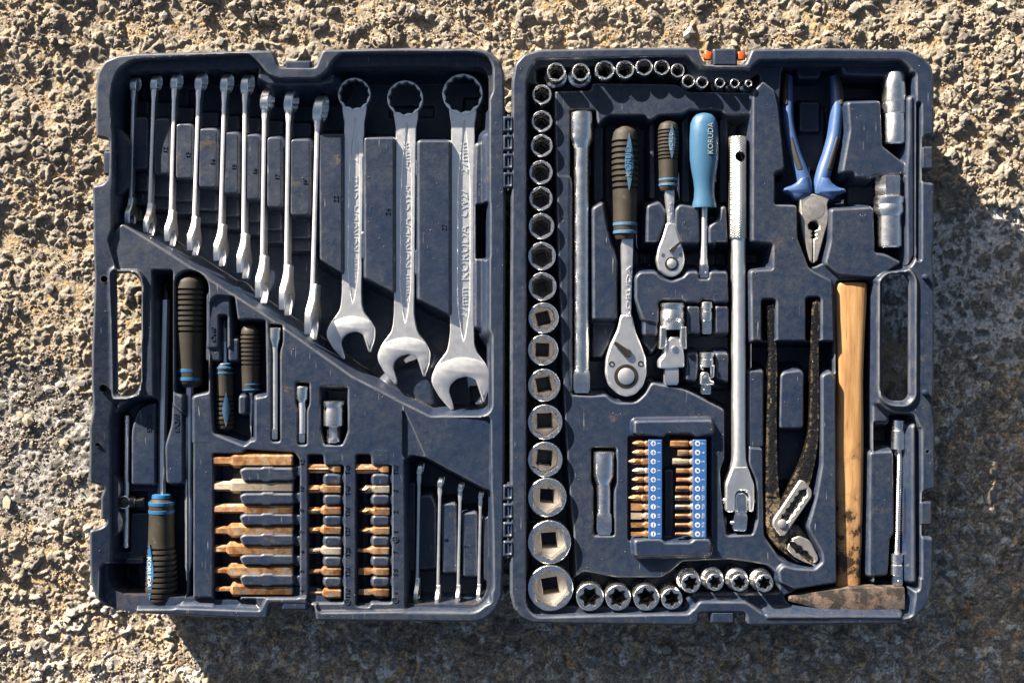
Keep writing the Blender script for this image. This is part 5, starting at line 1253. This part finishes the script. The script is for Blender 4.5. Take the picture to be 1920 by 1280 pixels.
rail("blue bit rail with plus and minus marks, nearer the short extension bar", 1216, 1242, 824, 1010, ("3","2","1","3","2","1","0","7","5.5","4","3"), "pppxxxx----", (1185,1185,1178,1185,1184,1184,1178,1183,1183,1183,1183), "plus and minus")
rail("blue bit rail with hexagon and star marks, nearer the breaker bar", 1299, 1325, 824, 1009, ("7","6","5","4","3","T30","T27","T25","T20","T15","T10"), "ooooo******", (1256,1270,1261,1268,1268,1267,1266,1266,1266,1266,1266), "hexagon and star")

# ------------------------------------------------------------------ spark plug sockets
bar_thing("spark_plug_socket", "smooth round spark plug socket with a grooved waist, above the other one", "spark plug socket", 1676, 138, 273, -28, [
    ("upper_barrel","worn_chrome",22,[(0,'c',19.4),(1.5,'c',20.6),(30,'c',21.8),(53,'c',22),(54,'c',21)]), ("waist_ring","worn_chrome",22,[(54,'c',20.6),(55,'c',21.6),(76,'c',21.6),(77,'c',20.6)]), ("lower_barrel","worn_chrome",21,[(77,'c',20.4),(78,'c',21),(131,'c',21),(134,'c',18.5)])])
bar_thing("spark_plug_socket", "hexagon-topped spark plug socket with a thick collar, next to the grip", "spark plug socket", 1667, 331, 466, -28, [
    ("hex_top","worn_chrome",25,[(0,'h',20),(2,'h',22.5),(36,'h',22.5),(38,'h',22)]), ("collar","worn_chrome",28,[(38,'c',26),(40,'c',28.5),(50,'c',28.5),(52,'c',27),(54,'c',27),(56,'c',28),(68,'c',28),(75,'c',24.4)]), ("lower_barrel","worn_chrome",24,[(75,'c',24),(131,'c',24),(134,'c',21.5)])])

# ------------------------------------------------------------------ combination pliers
T = Thing("combination_pliers", "combination pliers with blue and black grips, nose pointing down", "pliers", 1523, 493, -30, -52)
for sgn, path in ((-1, [(1484,138,-52,7,8),(1481,165,-48,10,12),(1479.5,195,-44,10.5,14),(1480,225,-42,10.5,15),(1485,258,-40,11,15),(1493,290,-38,11.5,15),(1502,318,-36,13,15),(1509,345,-34,14,14),(1512,364,-34,12,11)]),
                  (1, [(1568,138,-52,7,8),(1572,165,-48,10,12),(1572.5,195,-44,11.5,14),(1570,225,-42,12,15),(1565.5,258,-40,13,15),(1556,290,-38,13,15),(1547,318,-36,14,15),(1540,345,-34,14,14),(1538,364,-34,12,11)])):
    gpt = T.part("grip", sweep(spline(path, 5), 20), "pliers_blue", sharp=60, label="blue grip of the pliers")
    # rubber panels: one at the handle end, one by the guard
    off = 3.0 * sgn
    T.part("grip_panel", sweep(spline([(p[0] + off * 1.6, p[1] - (3 if i == 0 else 0), p[2] + 1.0, max(p[3] * .80, 4), p[4] * 1.02) for i, p in enumerate(path[:3])], 5), 16), "grip_dark", parent=gpt, sharp=60)
    T.part("grip_panel", sweep(spline([(p[0] + off * (1.3 if sgn > 0 else .6), p[1], p[2] + .8, p[3] * (.72 if i in (1, 2) else .5), p[4] * 1.01) for i, p in enumerate(path[4:7])], 5), 16), "grip_dark", parent=gpt, sharp=60)
T.part("guard", prism(rpoly([(1500,330),(1516,328),(1519,352),(1519,366),(1498,377),(1488,372),(1483,366),(1466,360),(1468,353),(1484,348),(1494,342)], 4, 3), -46, -20, 5), "pliers_blue", sharp=60)
T.part("guard", prism(rpoly([(1536,328),(1552,332),(1560,345),(1570,352),(1584,355),(1586,361),(1568,366),(1560,376),(1550,374),(1531,364),(1530,348)], 4, 3), -46, -20, 5), "pliers_blue", sharp=60)
T.part("spring", vrod(1516, 312, -40, [(0,'c',5),(40,'c',5)], n=14), "dark_steel")
hd = rpoly([(1497.6,370),(1500,399),(1499,407),(1504,441),(1516.5,489),(1521.8,494),(1522.2,449),(1518.6,446),(1522.0,442),(1518.6,438),(1522,434),(1514.5,430),(1513.6,422),(1518,416),(1524,414),(1530,416),(1534.5,423),(1533.6,430),(1526,434),(1529.4,438),(1526,442),(1529.4,446),(1523.2,449),(1523.4,494),(1531,489),(1544,441),(1550.5,419),(1552,402),(1549,384),(1553,374),(1522,364)], 1.2, 2)
T.part("jaw_pair", prism(hd, -44, -22, 2), "plier_steel", sharp=40)
T.part("pivot", turn(1524, 392, [('c',21,-23),('c',20.8,-21.8),('c',20,-21.6)], 36, cap1=True), "plier_steel")

# ------------------------------------------------------------------ water pump pliers
T = Thing("water_pump_pliers", "black worn water pump pliers with slotted joint plate, jaws down", "pliers", 1500, 1058, -24, -60)
T.part("handle", sweep([p + (1,) for p in spline([(1444,572,-30,5,8),(1444.5,580,-30,8,10),(1447,640,-32,8.4,10),(1449,694,-32,8.6,10),(1447.5,768,-32,8.8,10),(1447,866,-32,11,10),(1448.5,930,-32,13.4,10)], 5)], 16), "black_paint", sharp=50)
T.part("jaw", prism(rpoly([(1435.5,925),(1462,925),(1466,945),(1474,980),(1482,1006),(1476,1018),(1476,1030),(1488,1044),(1508,1054),(1498,1056),(1474,1040),(1457,1026),(1440,1004),(1435,985)], 4), -54, -24, 3), "black_paint", sharp=50)
T.part("handle", sweep([p + (1,) for p in spline([(1529,566,-26,4,8),(1529,574,-26,8,10),(1526,640,-28,8,10),(1526.5,694,-28,7.6,10),(1526.5,730,-28,8,10),(1525.5,790,-28,9,10),(1522,830,-28,10.6,10),(1514,866,-28,13.5,10),(1500,905,-28,18,9),(1488,930,-28,18,9),(1474,960,-28,20,9)], 5)], 16), "black_paint", sharp=50)
pl = [(1497.6,898),(1506,900),(1520.5,919),(1520,930),(1469,1003),(1461,1003),(1447,984),(1448,973)]
slot = []
ax = np.array((1506, 920.0)); bx = np.array((1466, 976.0)); dv = (bx - ax) / np.linalg.norm(bx - ax); nv = np.array((-dv[1], dv[0])); Ls = np.linalg.norm(bx - ax)
n = 15
l1 = [tuple(ax + dv * (Ls * i / n) + nv * (7.5 + (1.8 if i % 3 == 1 else -1.2))) for i in range(n + 1)]; l2 = [tuple(ax + dv * (Ls * i / n) - nv * (7.0 + (1.2 if i % 3 == 1 else -.8))) for i in range(n, -1, -1)]
slot = l1 + [tuple(bx + dv * 5 + nv * 3)] + l2 + [tuple(ax - dv * 6)]
T.part("joint_plate", prism(rpoly(pl, 4), -30, -14, 2, [slot]), "plier_steel", sharp=40)
T.part("slot_floor", prism(inset(slot, -1.5) if area(slot) > 0 else inset(slot, -1.5), -30, -24, .3), "black_paint")
T.part("rivet", turn(1464.5, 980, [('c',9,-26),('c',8.6,-12),('c',7,-11)], 22, cap1=True), "plier_steel")
T.part("jaw", prism(rpoly([(1478,985),(1500,985),(1512,1000),(1536,1040),(1537,1052),(1528,1062),(1514,1058),(1480,1024)], 4), -52, -30, 2), "black_paint")
ja = [(1482,1009),(1497.6,1003),(1517,1012),(1533,1042),(1533,1050),(1526,1055)]; teeth = []
for i in range(9):
    t = i / 8; q = np.array((1526, 1051.0)) * (1 - t) + np.array((1481, 1014.0)) * t; o = (5.2 if i % 2 else 2.6) * (1 if 0 < t < 1 else .2) * (1.3 if 0.15 < t < .85 else .7)
    teeth.append((q[0] + o * .62, q[1] - o * .78))
T.part("jaw_face", prism(rpoly(ja, 4)[:-1] + teeth, -38, -18, 1.5), "plier_steel", sharp=40)
jb = [(1477,1020),(1475.6,1029),(1488,1043),(1507.6,1053),(1522,1057)]
t2 = []
for i in range(9):
    t = i / 8; q = np.array((1523, 1056.0)) * (1 - t) + np.array((1479, 1017.0)) * t; o = (4.6 if i % 2 else 2.0) * (1 if 0 < t < 1 else .2) * (1.3 if 0.15 < t < .85 else .7)
    t2.append((q[0] - o * .62, q[1] + o * .78))
T.part("jaw_face", prism(jb + t2[1:], -38, -18.4, 1.2), "plier_steel", sharp=40)

# ------------------------------------------------------------------ hammer
T = Thing("hammer", "wooden handled cross peen hammer with a rusty head at the bottom", "hammer", 1597, 1120, -22, -74)
hp = [(529,27,20),(532,30.5,23),(545,31,24),(600,28.5,24),(665,26,23),(720,25,22),(792,26.5,22),(860,27,22),(915,27,21),(980,26,20),(1040,25,19),(1100,23.5,18)]
cx = lambda y: 1598 + (1593.5 - 1598) * (y - 529) / 571
V, F = [], []
for (y, a, b) in spline(hp, 3): V += [(cx(y) + px_, y, -45 + pz_) for px_, pz_ in ring_pts('q', a, b, 28)]
m = len(V) // 28
for k in range(m - 1):
    for i in range(28): j = (i + 1) % 28; F.append((k*28+i, k*28+j, (k+1)*28+j, (k+1)*28+i))
F += [tuple(range(28)), tuple(range(len(V) - 28, len(V)))]
T.part("handle", (V, F), "wood", sharp=60)
hs = [(1479,1122,4,14),(1484,1121.5,6,16),(1500,1122,9,18),(1522,1123,14.5,20),(1545,1123.5,19,22),(1562,1123,21,23),(1596,1122,23.5,25),(1640,1120.5,22.5,25),(1688,1119.5,21.5,24),(1692,1119.5,20.5,23),(1694,1119.5,18,20)]
V, F = [], []
for (x, y, a, b) in spline(hs, 3): V += [(x, y + py_, -34 + pz_) for py_, pz_ in ring_pts('q', a, b, 24)]
m = len(V) // 24
for k in range(m - 1):
    for i in range(24): j = (i + 1) % 24; F.append((k*24+i, k*24+j, (k+1)*24+j, (k+1)*24+i))
F += [tuple(range(24)), tuple(range(len(V) - 24, len(V)))]
T.part("head", (V, F), "hammer_steel", sharp=45)

# ------------------------------------------------------------------ flexible extension
T = Thing("flexible_extension", "thin chrome flexible extension with coiled shaft, beside the hammer", "extension bar", 1681, 1095, -30, -44)
T.part("socket_end", rod((1685, 786, -30), (1684, 848, -30), [(0,'c',11),(1.5,'c',12.6),(16,'c',12.6),(17,'c',11.8),(20,'c',11.8),(21,'c',12.6),(55,'c',12.6),(58,'c',9.5),(61,'c',6)], 24), "polished")
co = [(0,'c',5)]
for i in range(56): t = 1 + i * 3.4; co += [(t,'c',4.6),(t+1.1,'c',5.8),(t+2.3,'c',5.8),(t+3.3,'c',4.6)]
T.part("coil", rod((1687, 845, -30), (1681.5, 1038, -30), co, 16), "polished", sharp=60)
T.part("drive_end", rod((1681.5, 1036, -30), (1681, 1078, -30), [(0,'c',8),(1.5,'c',12),(16,'c',12),(17,'c',11),(21,'c',11),(22,'c',12),(40,'c',12),(42,'c',9.5)], 24), "polished")
sq = T.part("square_drive", rod((1681, 1077, -30), (1681, 1096, -30), [(0,'s',8.6),(16,'s',8.6),(19,'s',7)], 24), "polished")
T.part("detent_ball", turn(1683, 1088, [('c',3,-21.6),('c',2.4,-20.4),('c',.6,-19.9)], 12, cap1=True), "polished", parent=sq)
